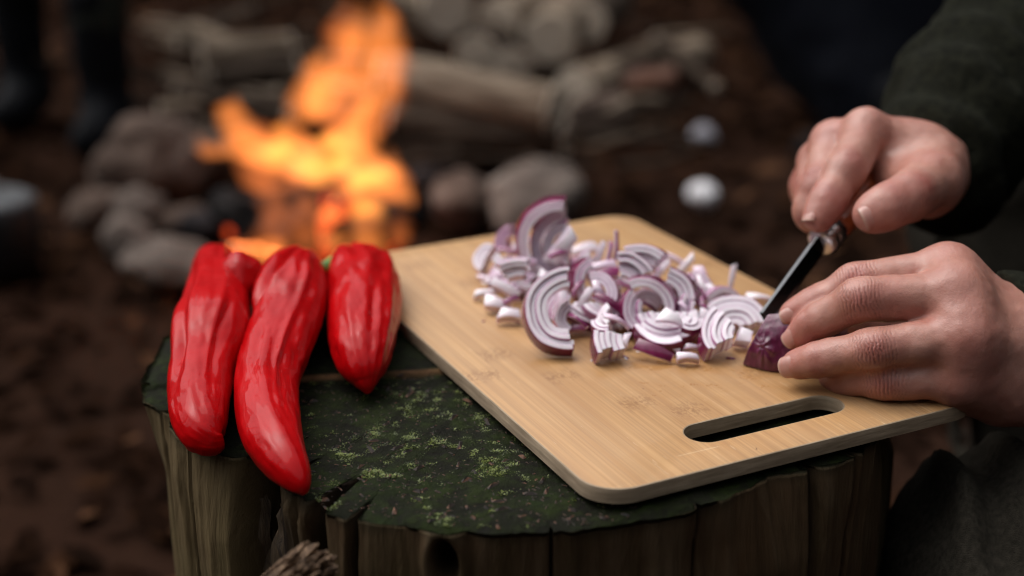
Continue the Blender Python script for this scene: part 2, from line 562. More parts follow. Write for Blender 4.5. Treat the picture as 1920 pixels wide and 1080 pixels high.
    F2 = np.concatenate(F2)[nA:]
    bare = np.exp(-((s - 0.0004) / 0.0016) ** 2) * (X2 > STEP_A[0] - .05) * (X2 < STEP_B[0] + .1)
    top = link_mesh('sawn_top', mesh_np('sawn_top', V2, F2, {'bare': bare.ravel()}), M_TOP, root)
    # broken branch stub at the foot of the bite: a bundle of torn fibres
    bm = bmesh.new()
    r4 = random.Random(12)
    c0 = D(548, 1098, 0.648); c1 = D(600, 1054, 0.626)
    ax = unit(c1 - c0); s1 = unit(np.cross(ax, [0, 0, 1])); s2 = np.cross(ax, s1)
    for k in range(70):
        rr_ = .0135 * math.sqrt(r4.random()); an = r4.uniform(0, 6.283)
        o_ = s1 * math.cos(an) * rr_ * 1.1 + s2 * math.sin(an) * rr_ * .8
        l0, l1 = -.02, np.linalg.norm(c1 - c0) * (.72 + .38 * r4.random() - .25 * (rr_ / .0135) * (math.cos(an) < 0))
        w1, w2 = r4.uniform(.0014, .0034), r4.uniform(.0010, .0022); tw = r4.uniform(0, 3.1)
        u = s1 * math.cos(tw) + s2 * math.sin(tw); v = s2 * math.cos(tw) - s1 * math.sin(tw)
        dv = (s1 * r4.uniform(-1, 1) + s2 * r4.uniform(-1, 1)) * .0018
        rows = []
        for q in range(5):
            x = l0 + (l1 - l0) * q / 4; f_ = 1 if q < 3 else (.85 if q == 3 else .25)
            cc_ = c0 + o_ + ax * x + dv * (q / 4) ** 2
            rows.append([bm.verts.new(tuple(cc_ + u * i * w1 * f_ + v * j * w2 * f_)) for i, j in ((-1, -1), (1, -1), (1, 1), (-1, 1))])
        for q in range(4):
            for j in range(4):
                bm.faces.new((rows[q][j], rows[q][(j + 1) % 4], rows[q + 1][(j + 1) % 4], rows[q + 1][j]))
        bm.faces.new(rows[4])
    t = NT('torn_branch_wood')
    st = t.noise(t.coord((300, 300, 300)), 1.0, 5, .6, .5)
    cc = t.ramp(st, [(.32, (.035, .019, .010)), (.5, (.17, .10, .055)), (.7, (.38, .25, .15))])
    link_mesh('branch_stub', bm_mesh('branch_stub', bm), t.bsdf(Base_Color=cc, Roughness=.75, Normal=t.bump(st, 1, .004)), root, smooth=False)
    # torn splinters standing in the bite
    ts = NT('splinter_wood')
    sn = ts.noise(ts.coord((300, 300, 25)), 1.0, 5, .6)
    msp = ts.bsdf(Base_Color=ts.ramp(sn, [(.3, (.018, .011, .006)), (.55, (.07, .045, .022)), (.75, (.15, .10, .055))]), Roughness=.8, Normal=ts.bump(sn, .8, .003))
    for (px, py, ht, w, lean) in ((392, 905, .052, .006, .03), (405, 985, .05, .0075, -.06), (440, 960, .07, .012, .02), (520, 985, .06, .009, -.04), (566, 985, .04, .007, .05), (470, 900, .035, .010, -.02), (355, 925, .05, .009, .05)):
        ang = None
        q = P(px, 850 + (px - 360) * .42, ZS)
        a = math.atan2(q[1] - SC[1], q[0] - SC[0]); rr_ = RIMR(a % (2 * math.pi)) - 0.004
        z0 = ZS - (py - 850) * .00026 - ht - .012
        bm = bmesh.new()
        tang = np.array([-math.sin(a), math.cos(a), 0]); outw = np.array([math.cos(a), math.sin(a), 0])
        rows = []
        for k in range(7):
            tt = k / 6
            wv = w * (1 - abs(2 * tt - .9) ** 2.2 * .75)
            c = np.array([SC[0], SC[1], z0 + ht * tt]) + outw * (rr_ - .006 + .002 * math.sin(k * 1.7 + px)) + tang * lean * ht * tt
            row = []
            for (u, v) in ((-1, -.7), (-.75, .35), (-.1, .6), (.6, .3), (1, -.7)):
                row.append(bm.verts.new(tuple(c + tang * u * wv * (1 + .2 * noise.noise(Vector((k * .8, u, px)))) + outw * v * .0045)))
            rows.append(row)
        for k in range(6):
            for j in range(4):
                bm.faces.new((rows[k][j], rows[k][j + 1], rows[k + 1][j + 1], rows[k + 1][j]))
        bm.faces.new(rows[0][::-1]); bm.faces.new(rows[6])
        link_mesh('splinter', bm_mesh('splinter', bm), msp, root)
    # moss cushions: thousands of small leaflets on the top
    t = NT('moss_green')
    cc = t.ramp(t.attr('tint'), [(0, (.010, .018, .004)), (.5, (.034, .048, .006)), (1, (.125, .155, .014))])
    mm = t.bsdf(Base_Color=cc, Roughness=.6)
    V, F, T = [], [], []
    r2 = np.random.RandomState(5)
    tries = 0
    def leaflet(x, y, z, hgt, tint):
        a = r2.rand() * 6.283; ln = hgt * (0.7 + .8 * r2.rand()); w = ln * .28
        el = .1 + r2.rand() * .6
        d = np.array([math.cos(a) * math.cos(el), math.sin(a) * math.cos(el), math.sin(el)]); s = np.array([-math.sin(a), math.cos(a), 0])
        p = np.array([x, y, z]); b = len(V)
        V.extend([p - s * w * .4, p + s * w * .4, p + d * ln * .55 + s * w, p + d * ln, p + d * ln * .55 - s * w])
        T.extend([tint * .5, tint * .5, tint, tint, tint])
        F.append((b, b + 1, b + 2, b + 3, b + 4))
    K = 150000
    px = r2.uniform(540, 1130, K); py = r2.uniform(690, 1000, K)
    pts = np.array([P(a, b, ZS - .003)[:2] for a, b in zip(px, py)])
    nn = fbm(np.stack([pts[:, 0] * 55, pts[:, 1] * 55, np.zeros(K)], -1), 3)
    n2 = fbm(np.stack([pts[:, 0] * 190, pts[:, 1] * 190, np.ones(K) * 4], -1), 2)
    cx = np.exp(-(((px - 800) / 230) ** 2 + ((py - 800) / 95) ** 2))
    ok = (nn * .45 + n2 * .75 + cx * .80 + .75 * r2.rand(K) > 1.25)
    ra = np.hypot(pts[:, 0] - SC[0], pts[:, 1] - SC[1]); aa = np.arctan2(pts[:, 1] - SC[1], pts[:, 0] - SC[0])
    ok &= ra < RIMR(aa) - .004
    zt, s = top_height(pts[:, 0], pts[:, 1])
    ok &= (s < -.001)
    ids = np.nonzero(ok)[0]
    for i in ids[:20000]:
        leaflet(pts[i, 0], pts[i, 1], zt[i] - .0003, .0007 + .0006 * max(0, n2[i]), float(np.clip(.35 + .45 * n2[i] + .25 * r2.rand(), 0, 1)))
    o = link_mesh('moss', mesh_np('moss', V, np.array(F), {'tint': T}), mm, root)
    o['kind'] = 'stuff'
    # crumbs of bark and soil
    V, F, T = [], [], []
    for i in range(1100):
        a, b = r2.uniform(560, 1200), r2.uniform(700, 985)
        q = P(a, b, ZS - .003)
        if math.hypot(q[0] - SC[0], q[1] - SC[1]) > RIMR(math.atan2(q[1] - SC[1], q[0] - SC[0])) - .006: continue
        zz = float(top_height(np.array([q[0]]), np.array([q[1]]))[0][0])
        b0 = len(V); s = r2.uniform(.0003, .0008) * (1 + 1.6 * (r2.rand() < .12)); an = r2.rand() * 6.28; e = r2.uniform(1, 2.6)
        for (u, v, w) in ((-e, -.5, 0), (e, -.6, 0), (e * .8, .6, 0), (-e * .8, .5, 0), (-.5, 0, .8), (.5, .1, .7)):
            V.append((q[0] + s * (u * math.cos(an) - v * math.sin(an)), q[1] + s * (u * math.sin(an) + v * math.cos(an)), zz + s * w)); T.append(r2.rand())
        F += [(b0, b0 + 1, b0 + 5, b0 + 4), (b0 + 1, b0 + 2, b0 + 5, b0 + 5), (b0 + 2, b0 + 3, b0 + 4, b0 + 5), (b0 + 3, b0, b0 + 4, b0 + 4)]
    t = NT('bark_crumb')
    mc = t.bsdf(Base_Color=t.ramp(t.attr('tint'), [(0, (.006, .005, .004)), (.55, (.022, .012, .007)), (.85, (.11, .045, .022)), (.97, (.16, .08, .05)), (1, (.5, .47, .4))]), Roughness=.8)
    Fl = [tuple(dict.fromkeys(f)) for f in F]
    o = link_mesh('bark_crumbs', mesh_np('bark_crumbs', V, Fl, {'tint': T}), mc, root, smooth=False)
    o['kind'] = 'stuff'
build_stump()

# ------------------------------------------------------------------ fire place
def stone_mat(name, a, b, c):
    t = NT(name)
    co = t.coord()
    n1 = t.noise(co, 7, 6, .6); n2 = t.noise(co, 45, 5, .6)
    col = t.ramp(n1, [(.3, a), (.52, b), (.7, c)])
    col = t.mix(t.math('MULTIPLY', n2, .4), col, tuple(x * .5 for x in a))
    return t.bsdf(Base_Color=col, Roughness=.95, Specular_IOR_Level=.08, Normal=t.bump(t.math('ADD', n1, n2), .6, .02))
M_ST_BROWN = stone_mat('brown_stone', (.040, .027, .021), (.125, .088, .070), (.25, .19, .158))
M_ST_GREY = stone_mat('grey_stone', (.06, .045, .038), (.16, .127, .108), (.28, .235, .205))
M_ST_DARK = stone_mat('sooty_stone', (.010, .009, .010), (.03, .026, .027), (.07, .06, .058))
def stone(px, py, w, h, seed, mat, label, name='fire_stone', zc=None, dep=None, group='stones around the campfire'):
    """px,py: centre of the stone in the photograph, w,h its width and height there"""
    base = P(px, py + h * .42, 0.0)
    dp = dep or depth(base)
    rw = w * .5 * dp / FPX; rh = h * .5 * dp / FPX
    bm = bmesh.new()
    bmesh.ops.create_icosphere(bm, subdivisions=4, radius=1)
    off = Vector((seed * 3.7, seed * 1.3, 0))
    for v in bm.verts:
        p = v.co.copy()
        n = noise.noise(p * .9 + off) * .28 + noise.noise(p * 2.3 + off) * .13 + noise.noise(p * 6 + off) * .035
        v.co = p * (1 + n)
        v.co.x *= rw; v.co.y *= (rw * .8 + rh * .2) * .85; v.co.z *= rh * 1.02
    me = bm_mesh(name, bm)
    o = link_mesh(name, me, mat)
    z = max(rh * .82, 0)
    o.location = (base[0], base[1] + rw * .45, z if zc is None else zc)
    o.rotation_euler = (0, 0, seed * .7)
    tag(o, label, 'stone', group)
    return o
for a in [
    (285, 315, 250, 170, 1, M_ST_BROWN, 'large brown stone left of the fire, biggest of the ring'),
    (385, 300, 120, 95, 12, M_ST_BROWN, 'brown stone between the biggest stone and the flames'),
    (175, 400, 110, 80, 2, M_ST_BROWN, 'small brown stone in front of the biggest stone at the far left of the ring'),
    (235, 452, 130, 80, 3, M_ST_GREY, 'grey stone at the front left of the fire ring beside the palest one'),
    (318, 505, 190, 95, 4, M_ST_GREY, 'palest grey stone in front of the fire, behind the left pepper'),
    (395, 430, 130, 70, 5, M_ST_DARK, 'soot black stone at the fire edge left of the flames'),
    (1010, 385, 250, 120, 6, M_ST_GREY, 'big rounded pale grey stone behind the heap of chopped onion'),
    (870, 385, 150, 110, 7, M_ST_BROWN, 'pinkish brown stone right of the flames'),
    (800, 340, 130, 90, 8, M_ST_DARK, 'black sooty stone at the right edge of the flames'),
    (905, 300, 170, 90, 9, M_ST_DARK, 'dark stone below the long pale log'),
    (1130, 215, 120, 80, 10, M_ST_BROWN, 'brown stone at the end of the long pale log'),
    (250, 400, 120, 80, 31, M_ST_GREY, 'ashy grey stone between the biggest stone and the front left grey stone'),
    (350, 420, 100, 70, 32, M_ST_BROWN, 'brown stone just above the palest grey stone'),
    (430, 500, 110, 60, 33, M_ST_GREY, 'grey stone half hidden behind the left pepper'),
    (330, 230, 90, 50, 11, M_ST_BROWN, 'small brown stone beyond the biggest stone'),
]:
    stone(*a)

def log_mats():
    out = []
    for nm, a, b, c in (('pale_log_bark', (.05, .036, .025), (.155, .115, .083), (.31, .25, .185)), ('dark_log_bark', (.014, .010, .008), (.04, .028, .02), (.08, .06, .045)),
                        ('charred_wood', (.004, .004, .004), (.010, .009, .009), (.03, .026, .025))):
        t = NT(nm)
        n1 = t.noise(t.coord((6, 60, 60)), 1.0, 6, .6, .4)
        out.append(t.bsdf(Base_Color=t.ramp(n1, [(.3, a), (.5, b), (.7, c)]), Roughness=.95, Specular_IOR_Level=.08, Normal=t.bump(n1, .8, .01)))
    t = NT('sawn_log_end')
    n1 = t.noise(t.coord((20, 20, 20)), 1.0, 4, .6)
    out.append(t.bsdf(Base_Color=t.ramp(n1, [(.3, (.45, .35, .26)), (.7, (.68, .57, .45))]), Roughness=.8))
    return out
M_LOGP, M_LOGD, M_CHAR, M_END = log_mats()
def log(a, b, r1, r2, mat, label, name='log', seed=0, endm=None, group=None, cat='log', ends=True, knobs=True):
    a, b = np.asarray(a, float), np.asarray(b, float)
    L = np.linalg.norm(b - a); ax = Vector((b - a) / L)
    V, F = [], []
    nS, nQ = 14, 18
    for k in range(nS + 1):
        t_ = k / nS; r = r1 + (r2 - r1) * t_
        for q in range(nQ):
            an = q / nQ * 2 * math.pi
            rr = r * (1 + .13 * noise.noise(Vector((math.cos(an) * 1.4 + seed, math.sin(an) * 1.4, t_ * 4))) + .05 * noise.noise(Vector((math.cos(an) * 5 + seed, math.sin(an) * 5, t_ * 9))))
            bend = .25 * r * math.sin(t_ * 3 + seed)
            V.append((t_ * L, rr * math.cos(an) + bend, rr * math.sin(an)))
    for k in range(nS):
        for q in range(nQ):
            F.append((k * nQ + q, (k + 1) * nQ + q, (k + 1) * nQ + (q + 1) % nQ, k * nQ + (q + 1) % nQ))
    if not ends:
        F += [tuple(range(nQ)), tuple(nS * nQ + q for q in range(nQ))[::-1]]
    o = link_mesh(name, mesh_np(name, V, F), mat)
    o.rotation_mode = 'QUATERNION'
    o.rotation_quaternion = ax.to_track_quat('X', 'Z')
    o.location = a
    tag(o, label, cat, group)
    if ends:
        for k in (0, nS):
            vv = [V[k * nQ + q] for q in range(nQ)]
            c = np.mean(vv, 0); sg = -1 if k == 0 else 1
            ring2 = [tuple(c + (np.array(v) - c) * .98 + np.array([sg * .003, 0, 0])) for v in vv]
            W = vv + ring2 + [tuple(c + np.array([sg * .004, 0, 0]))]
            G = [(q, (q + 1) % nQ, nQ + (q + 1) % nQ, nQ + q) for q in range(nQ)] + [(nQ + q, nQ + (q + 1) % nQ, 2 * nQ) for q in range(nQ)]
            if k == 0: G = [g[::-1] for g in G]
            e = link_mesh('sawn_end', mesh_np('sawn_end', W, G), endm or M_END, smooth=False)
            e.parent = o
    return o
def gp(px, py, z=0.0):
    return P(px, py, z)
LG = 'firewood stacked behind the fire'
# long pale log and its support behind the fire, on the right
log(D(720, 150, 2.75), D(1040, 205, 2.62), .052, .046, M_LOGP, 'long pale barkless log lying behind the flames', seed=1)
log(D(740, 230, 2.72), D(1060, 262, 2.65), .042, .045, M_LOGD, 'dark log under the long pale log', seed=2)
log(D(995, 322, 2.62), D(990, 240, 2.66), .016, .014, M_LOGP, 'short pale upright stick supporting the long pale log', 'stick', seed=3, cat='stick')
# pile with its pale sawn ends towards us
for i, (px, py, dp, r, m, lab) in enumerate([
    (1022, 72, 3.35, .062, M_LOGP, 'log with bright round sawn end facing forward in the woodpile'),
    (925, 40, 3.45, .058, M_LOGP, 'log left of the brightest sawn end in the woodpile'),
    (835, 18, 3.4, .066, M_LOGP, 'log with pale end at the top beside the tallest flame'),
    (1105, 45, 3.5, .052, M_LOGD, 'log with dull end right of the brightest sawn end'),
    (1085, 172, 3.1, .050, M_LOGP, 'log with pale tan end lying right of the long pale log'),
    (965, 130, 3.3, .048, M_LOGD, 'dark log below the brightest sawn end'),
    (890, 105, 3.3, .05, M_LOGD, 'dark log behind the long pale log near the flames'),
    (1000, -25, 3.7, .06, M_LOGD, 'log at the top of the woodpile')]):
    a = D(px, py, dp); b = a + np.array([.10 + .25 * math.sin(i * 2.1), .5, .02 * math.cos(i)])
    log(a, b, r, r * .95, m, lab, seed=i + 4, group=LG)
# brushwood on the left behind the fire
for i, (x0, y0, x1, y1, dp0, dp1, r, m, lab) in enumerate([
    (360, 55, 560, 130, 3.6, 3.3, .020, M_LOGP, 'pale crooked branch slanting behind the fire, topmost of the brushwood'),
    (380, 112, 545, 88, 3.25, 3.3, .045, M_LOGP, 'thick pale log end in the brushwood left of the flames'),
    (400, 150, 560, 125, 3.2, 3.2, .030, M_LOGD, 'dark branch under the thick pale log in the brushwood'),
    (340, 170, 540, 215, 3.0, 2.9, .022, M_LOGD, 'dark branch leaning down towards the flames'),
    (300, 205, 520, 175, 2.95, 3.0, .016, M_LOGP, 'thin grey branch crossing the brushwood low down'),
    (330, 85, 470, 20, 3.6, 3.9, .016, M_LOGD, 'thin dark branch rising behind the brushwood')]):
    log(D(x0, y0, dp0), D(x1, y1, dp1), r, r * .8, m, lab, 'branch', seed=i + 20, group='brushwood left of the fire', cat='branch')
log(D(1235, 75, 3.1), D(1340, 165, 2.95), .016, .014, M_LOGD, 'dark stick lying slanted beyond the woodpile', 'stick', seed=31, cat='stick')
t = NT('rusty_leaf_wood')
_n = t.noise(t.coord((10, 40, 40)), 1, 5, .6)
M_RUST = t.bsdf(Base_Color=t.ramp(_n, [(.3, (.03, .012, .007)), (.7, (.12, .042, .018))]), Roughness=.9)
log(D(1180, 165, 3.1), D(1275, 150, 3.05), .04, .035, M_RUST, 'rust brown rotten log right of the woodpile', seed=33, endm=M_RUST)
log(D(1130, 130, 3.2), D(1260, 90, 3.3), .018, .016, M_LOGD, 'dark twig lying over the rotten log', 'stick', seed=35, cat='stick')
# burning wood inside the fire
GB = 'burning logs in the campfire'
for i, (x0, y0, x1, y1, dp0, dp1, r, lab) in enumerate([
    (470, 420, 700, 345, 2.15, 2.35, .038, 'charred log lying across the heart of the fire'),
    (560, 330, 760, 420, 2.4, 2.2, .034, 'charred log sloping down to the right in the fire'),
    (640, 455, 780, 400, 2.1, 2.25, .034, 'charred log at the front right of the fire'),
    (430, 385, 560, 450, 2.3, 2.05, .030, 'charred log at the front left of the fire'),
    (590, 300, 560, 440, 2.4, 2.1, .028, 'charred log pointing towards the stump in the fire')]):
    log(D(x0, y0, dp0), D(x1, y1, dp1), r, r * .9, M_CHAR, lab, 'charred_log', seed=i + 40, endm=M_CHAR, group=GB)
def kindling():
    r6 = random.Random(17)
    bm = bmesh.new()
    for k in range(85):
        px, py = (r6.uniform(300, 560), r6.uniform(40, 240)) if k % 2 else (r6.uniform(720, 1180), r6.uniform(20, 330))
        g = P(px, py, .02); dp = depth(g) - r6.uniform(.05, .3)
        a = D(px, py, dp); th = r6.uniform(-.5, .5) + (3.14 if r6.random() < .5 else 0); el = r6.uniform(-.25, .35)
        L = r6.uniform(.12, .42); r0 = r6.uniform(.004, .012)
        d1 = np.array([math.cos(th) * math.cos(el), math.sin(th) * .6, math.sin(el)])
        pts = [a, a + d1 * L * .5 + np.array([0, 0, r6.uniform(-.03, .03)]), a + d1 * L]
        rows = []
        for i, p in enumerate(pts):
            rr = r0 * (1, .85, .55)[i]
            rows.append([bm.verts.new((p[0], p[1] + rr * math.cos(q * 1.2566), max(.004, p[2]) + rr * math.sin(q * 1.2566))) for q in range(5)])
        for i in range(2):
            for q in range(5):
                bm.faces.new((rows[i][q], rows[i][(q + 1) % 5], rows[i + 1][(q + 1) % 5], rows[i + 1][q]))
        bm.faces.new(rows[0][::-1]); bm.faces.new(rows[2])
    me = bm_mesh('kindling', bm)
    o = link_mesh('kindling', me, [M_LOGD, M_LOGP])
    idx = np.repeat(np.array([1 if (k * 7) % 3 == 0 else 0 for k in range(85)]), 12)[:len(me.polygons)]
    me.polygons.foreach_set('material_index', idx.astype(np.int32))
    tag(o, 'thin twigs and broken branches lying round the fire', 'twigs', kind='stuff')
kindling()
def embers():
    t = NT('glowing_ember')
    n = t.noise(t.coord(), 30, 5, .6)
    em = t.ramp(n, [(.42, (0, 0, 0)), (.55, (1, .09, .02)), (.75, (1, .25, .05))])
    m = t.bsdf(Base_Color=(.015, .012, .012), Roughness=.9, Emission_Color=em, Emission_Strength=.7)
    V, F = [], []
    bm = bmesh.new()
    r3 = random.Random(8)
    for k in range(55):
        p = D(r3.gauss(600, 60), r3.uniform(380, 470), r3.uniform(2.12, 2.4))
        s = r3.uniform(.012, .03)
        mtx = Matrix.Translation(tuple(p)) @ Matrix.Rotation(r3.uniform(0, 6), 4, Vector((r3.random(), r3.random(), 1)).normalized()) @ Matrix.Diagonal((s, s * r3.uniform(.5, 1), s * r3.uniform(.5, 1), 1))
        bmesh.ops.create_icosphere(bm, subdivisions=1, radius=1, matrix=mtx)
    o = link_mesh('embers', bm_mesh('embers', bm), m, smooth=False)
    tag(o, 'red glowing embers in the heart of the campfire', 'embers', kind='stuff')
embers()

# flames: bodies of glowing gas; where they are thicker they burn yellower
def flame_mat(name, s, col):
    t = NT(name)
    e = t.n('Emission', Color=col, Strength=s)
    t.t.links.new(e.outputs[0], t.out.inputs['Volume'])
    return t.m
FM = [flame_mat('flame_gas_low', 6, (1.0, .24, .060)), flame_mat('flame_gas', 12, (1.0, .27, .055)), flame_mat('flame_gas_hot', 12, (1.0, .37, .055))]
def flame(pts, dep0, mi, parent, seed):
    """pts: (px, py, half width px) from the foot up"""
    pts = np.array(pts, float)
    n = 26
    u = np.linspace(0, len(pts) - 1, n)
    q = np.stack([np.interp(u, range(len(pts)), pts[:, j]) for j in range(3)], 1)
    for _ in range(3):
        q[1:-1] = (q[:-2] + q[1:-1] * 2 + q[2:]) / 4
    V, F = [], []
    nQ = 16
    for k in range(n):
        dp = dep0 + .05 * noise.noise(Vector((k * .12, seed, 0)))
        s = dp / FPX
        tt = k / (n - 1)
        hw = q[k, 2] * s * (max(0.02, min(1, tt * 6 + .25)) * max(.03, min(1, (1 - tt) * 4)))
        c = D(q[k, 0] + 15 * noise.noise(Vector((k * .26, seed * 3.1, 2))), q[k, 1], dp)
        for a in range(nQ):
            an = a / nQ * 6.2832
            w = 1 + .7 * noise.noise(Vector((math.cos(an) * 1.1 + seed * 5, math.sin(an) * 1.1, k * .19)))
            V.append(c + CR * math.cos(an) * hw * w + np.array([0, 1, 0]) * math.sin(an) * hw * w * .8)
    for k in range(n - 1):
        for a in range(nQ):
            F.append((k * nQ + a, k * nQ + (a + 1) % nQ, (k + 1) * nQ + (a + 1) % nQ, (k + 1) * nQ + a))
    F += [tuple(range(nQ))[::-1], tuple((n - 1) * nQ + a for a in range(nQ))]
    link_mesh('flame', mesh_np('flame', V, F), FM[mi], parent)
def fire():
    root = empty('campfire_flames', tuple(P(590, 450, 0.0)))
    tag(root, 'orange flames of the campfire leaping up behind the peppers', 'flames')
    fl = [
        ([(640, 330, 40), (655, 240, 38), (650, 150, 34), (632, 80, 32), (645, 20, 26), (655, -30, 8)], 2.30, 0),
        ([(665, 320, 40), (690, 230, 34), (716, 160, 30), (728, 90, 34), (724, 25, 30), (715, -30, 8)], 2.33, 1),
        ([(660, 240, 34), (690, 180, 26), (690, 120, 26), (676, 50, 26), (688, -20, 8)], 2.30, 1),
        ([(560, 240, 22), (575, 200, 36), (588, 150, 38), (600, 105, 22), (608, 72, 8)], 2.24, 1),
        ([(572, 215, 18), (582, 175, 22), (592, 130, 16), (600, 100, 5)], 2.22, 1),
        ([(600, 230, 30), (625, 180, 34), (650, 120, 30), (640, 60, 26), (650, 30, 10)], 2.28, 1),
        ([(560, 330, 60), (500, 290, 48), (450, 250, 42), (432, 205, 32), (440, 172, 12)], 2.22, 1),
        ([(470, 300, 34), (420, 290, 34), (385, 275, 24), (372, 250, 10)], 2.20, 1),
        ([(500, 360, 38), (480, 310, 40), (470, 260, 34), (470, 215, 10)], 2.18, 0),
        ([(590, 350, 52), (570, 290, 44), (540, 245, 30), (530, 215, 10)], 2.22, 1),
        ([(598, 345, 44), (608, 302, 46), (620, 268, 30), (632, 235, 8)], 2.16, 2),
        ([(520, 320, 26), (525, 280, 28), (528, 245, 18), (530, 220, 5)], 2.15, 2),
        ([(690, 380, 55), (680, 320, 52), (650, 260, 48), (650, 210, 20)], 2.25, 1),
        ([(690, 420, 30), (682, 370, 34), (680, 330, 26), (690, 300, 8)], 2.14, 2),
        ([(735, 440, 36), (735, 370, 36), (735, 310, 28), (730, 275, 10)], 2.2, 1),
        ([(745, 470, 24), (750, 420, 22), (748, 390, 8)], 2.12, 0),
        ([(628, 475, 24), (628, 430, 30), (620, 395, 20), (620, 375, 5)], 2.08, 1),
        ([(540, 420, 40), (520, 370, 40), (500, 330, 30), (490, 300, 8)], 2.2, 0),
        ([(470, 525, 30), (490, 490, 44), (510, 462, 36), (500, 446, 10)], 2.04, 1),
        ([(540, 500, 30), (545, 468, 34), (550, 446, 10)], 2.06, 0),
        ([(520, 470, 20), (575, 430, 24), (590, 400, 8)], 2.16, 0),
        ([(500, 480, 26), (515, 430, 36), (520, 380, 30), (510, 340, 10)], 2.03, 0),
        ([(575, 490, 26), (568, 440, 32), (580, 385, 28), (572, 340, 8)], 2.02, 0),
        ([(680, 490, 30), (690, 440, 34), (695, 390, 28), (690, 345, 8)], 2.03, 1),
        ([(450, 500, 18), (462, 470, 26), (470, 440, 10)], 2.02, 0),
        ([(560, 470, 36), (545, 400, 44), (560, 330, 36), (575, 270, 14)], 2.2, 0),
        ([(650, 470, 30), (640, 400, 40), (650, 340, 30), (655, 300, 10)], 2.19, 0),
        ([(705, 480, 40), (712, 400, 50), (716, 340, 44), (720, 285, 12)], 2.24, 0),
        ([(560, 330, 70), (520, 270, 62), (480, 225, 30)], 2.26, 0),
        ([(700, 260, 30), (735, 190, 24), (750, 120, 22), (742, 60, 8)], 2.36, 0),
        ([(620, 240, 30), (612, 190, 20), (622, 140, 16), (616, 100, 5)], 2.27, 0),
        ([(660, 380, 26), (655, 330, 30), (640, 280, 10)], 2.13, 1),
    ]
    for i, (p, d, m) in enumerate(fl):
        flame(p, d, m, root, i + 1)
fire()

# white lumps on the soil, and the dark kettle at the left edge
t = NT('white_lump')
M_WHITE = t.bsdf(Base_Color=(.62, .61, .63), Roughness=.6)
stone(1318, 370, 62, 48, 21, M_WHITE, 'small bright white lump lying on the dark soil', 'white_lump', group='white lumps on the soil')
t = NT('grey_lump')
M_WHITE2 = t.bsdf(Base_Color=(.27, .26, .29), Roughness=.7)
stone(1320, 257, 46, 42, 22, M_WHITE2, 'small greyish white lump on the soil beyond the brighter white one', 'white_lump', group='white lumps on the soil')

def lathe(name, prof, mat, seg=40, parent=None, loc=(0, 0, 0), axis=None, smooth=True):
    V, F = [], []
    n = len(prof)
    for k in range(seg):
        a = k / seg * 2 * math.pi
        for r, z in prof:
            V.append((r * math.cos(a), r * math.sin(a), z))
    for k in range(seg):
        for j in range(n - 1):
            F.append((k * n + j, ((k + 1) % seg) * n + j, ((k + 1) % seg) * n + j + 1, k * n + j + 1))
    V = np.array(V)
    if axis is not None:
        z = unit(axis); x = unit(np.cross(z, [0.13, 0.3, 1])); y = np.cross(z, x)
        V = V[:, :1] * x + V[:, 1:2] * y + V[:, 2:3] * z
    V = V + np.asarray(loc)
    return link_mesh(name, mesh_np(name, V, F), mat, parent, smooth)
t = NT('blackened_steel')
M_POT = t.bsdf(Base_Color=(.012, .012, .013), Roughness=.5, Metallic=.3)
t = NT('dull_steel_rim')
M_RIM = t.bsdf(Base_Color=(.09, .095, .10), Roughness=.7, Metallic=.2)
kb = P(5, 500, 0.0)
kr = empty('kettle', tuple(kb))
tag(kr, 'sooty black cooking pot with a pale rim at the left edge', 'pot')
lathe('pot_body', [(0, 0.0), (.055, 0.0), (.066, .012), (.068, .095), (.064, .105), (.060, .105), (.058, .02), (0, .018)], M_POT, 40, kr, kb)
lathe('pot_lid', [(.066, .106), (.068, .112), (.05, .122), (.012, .128), (.012, .142), (0, .144)], M_RIM, 40, kr, kb)
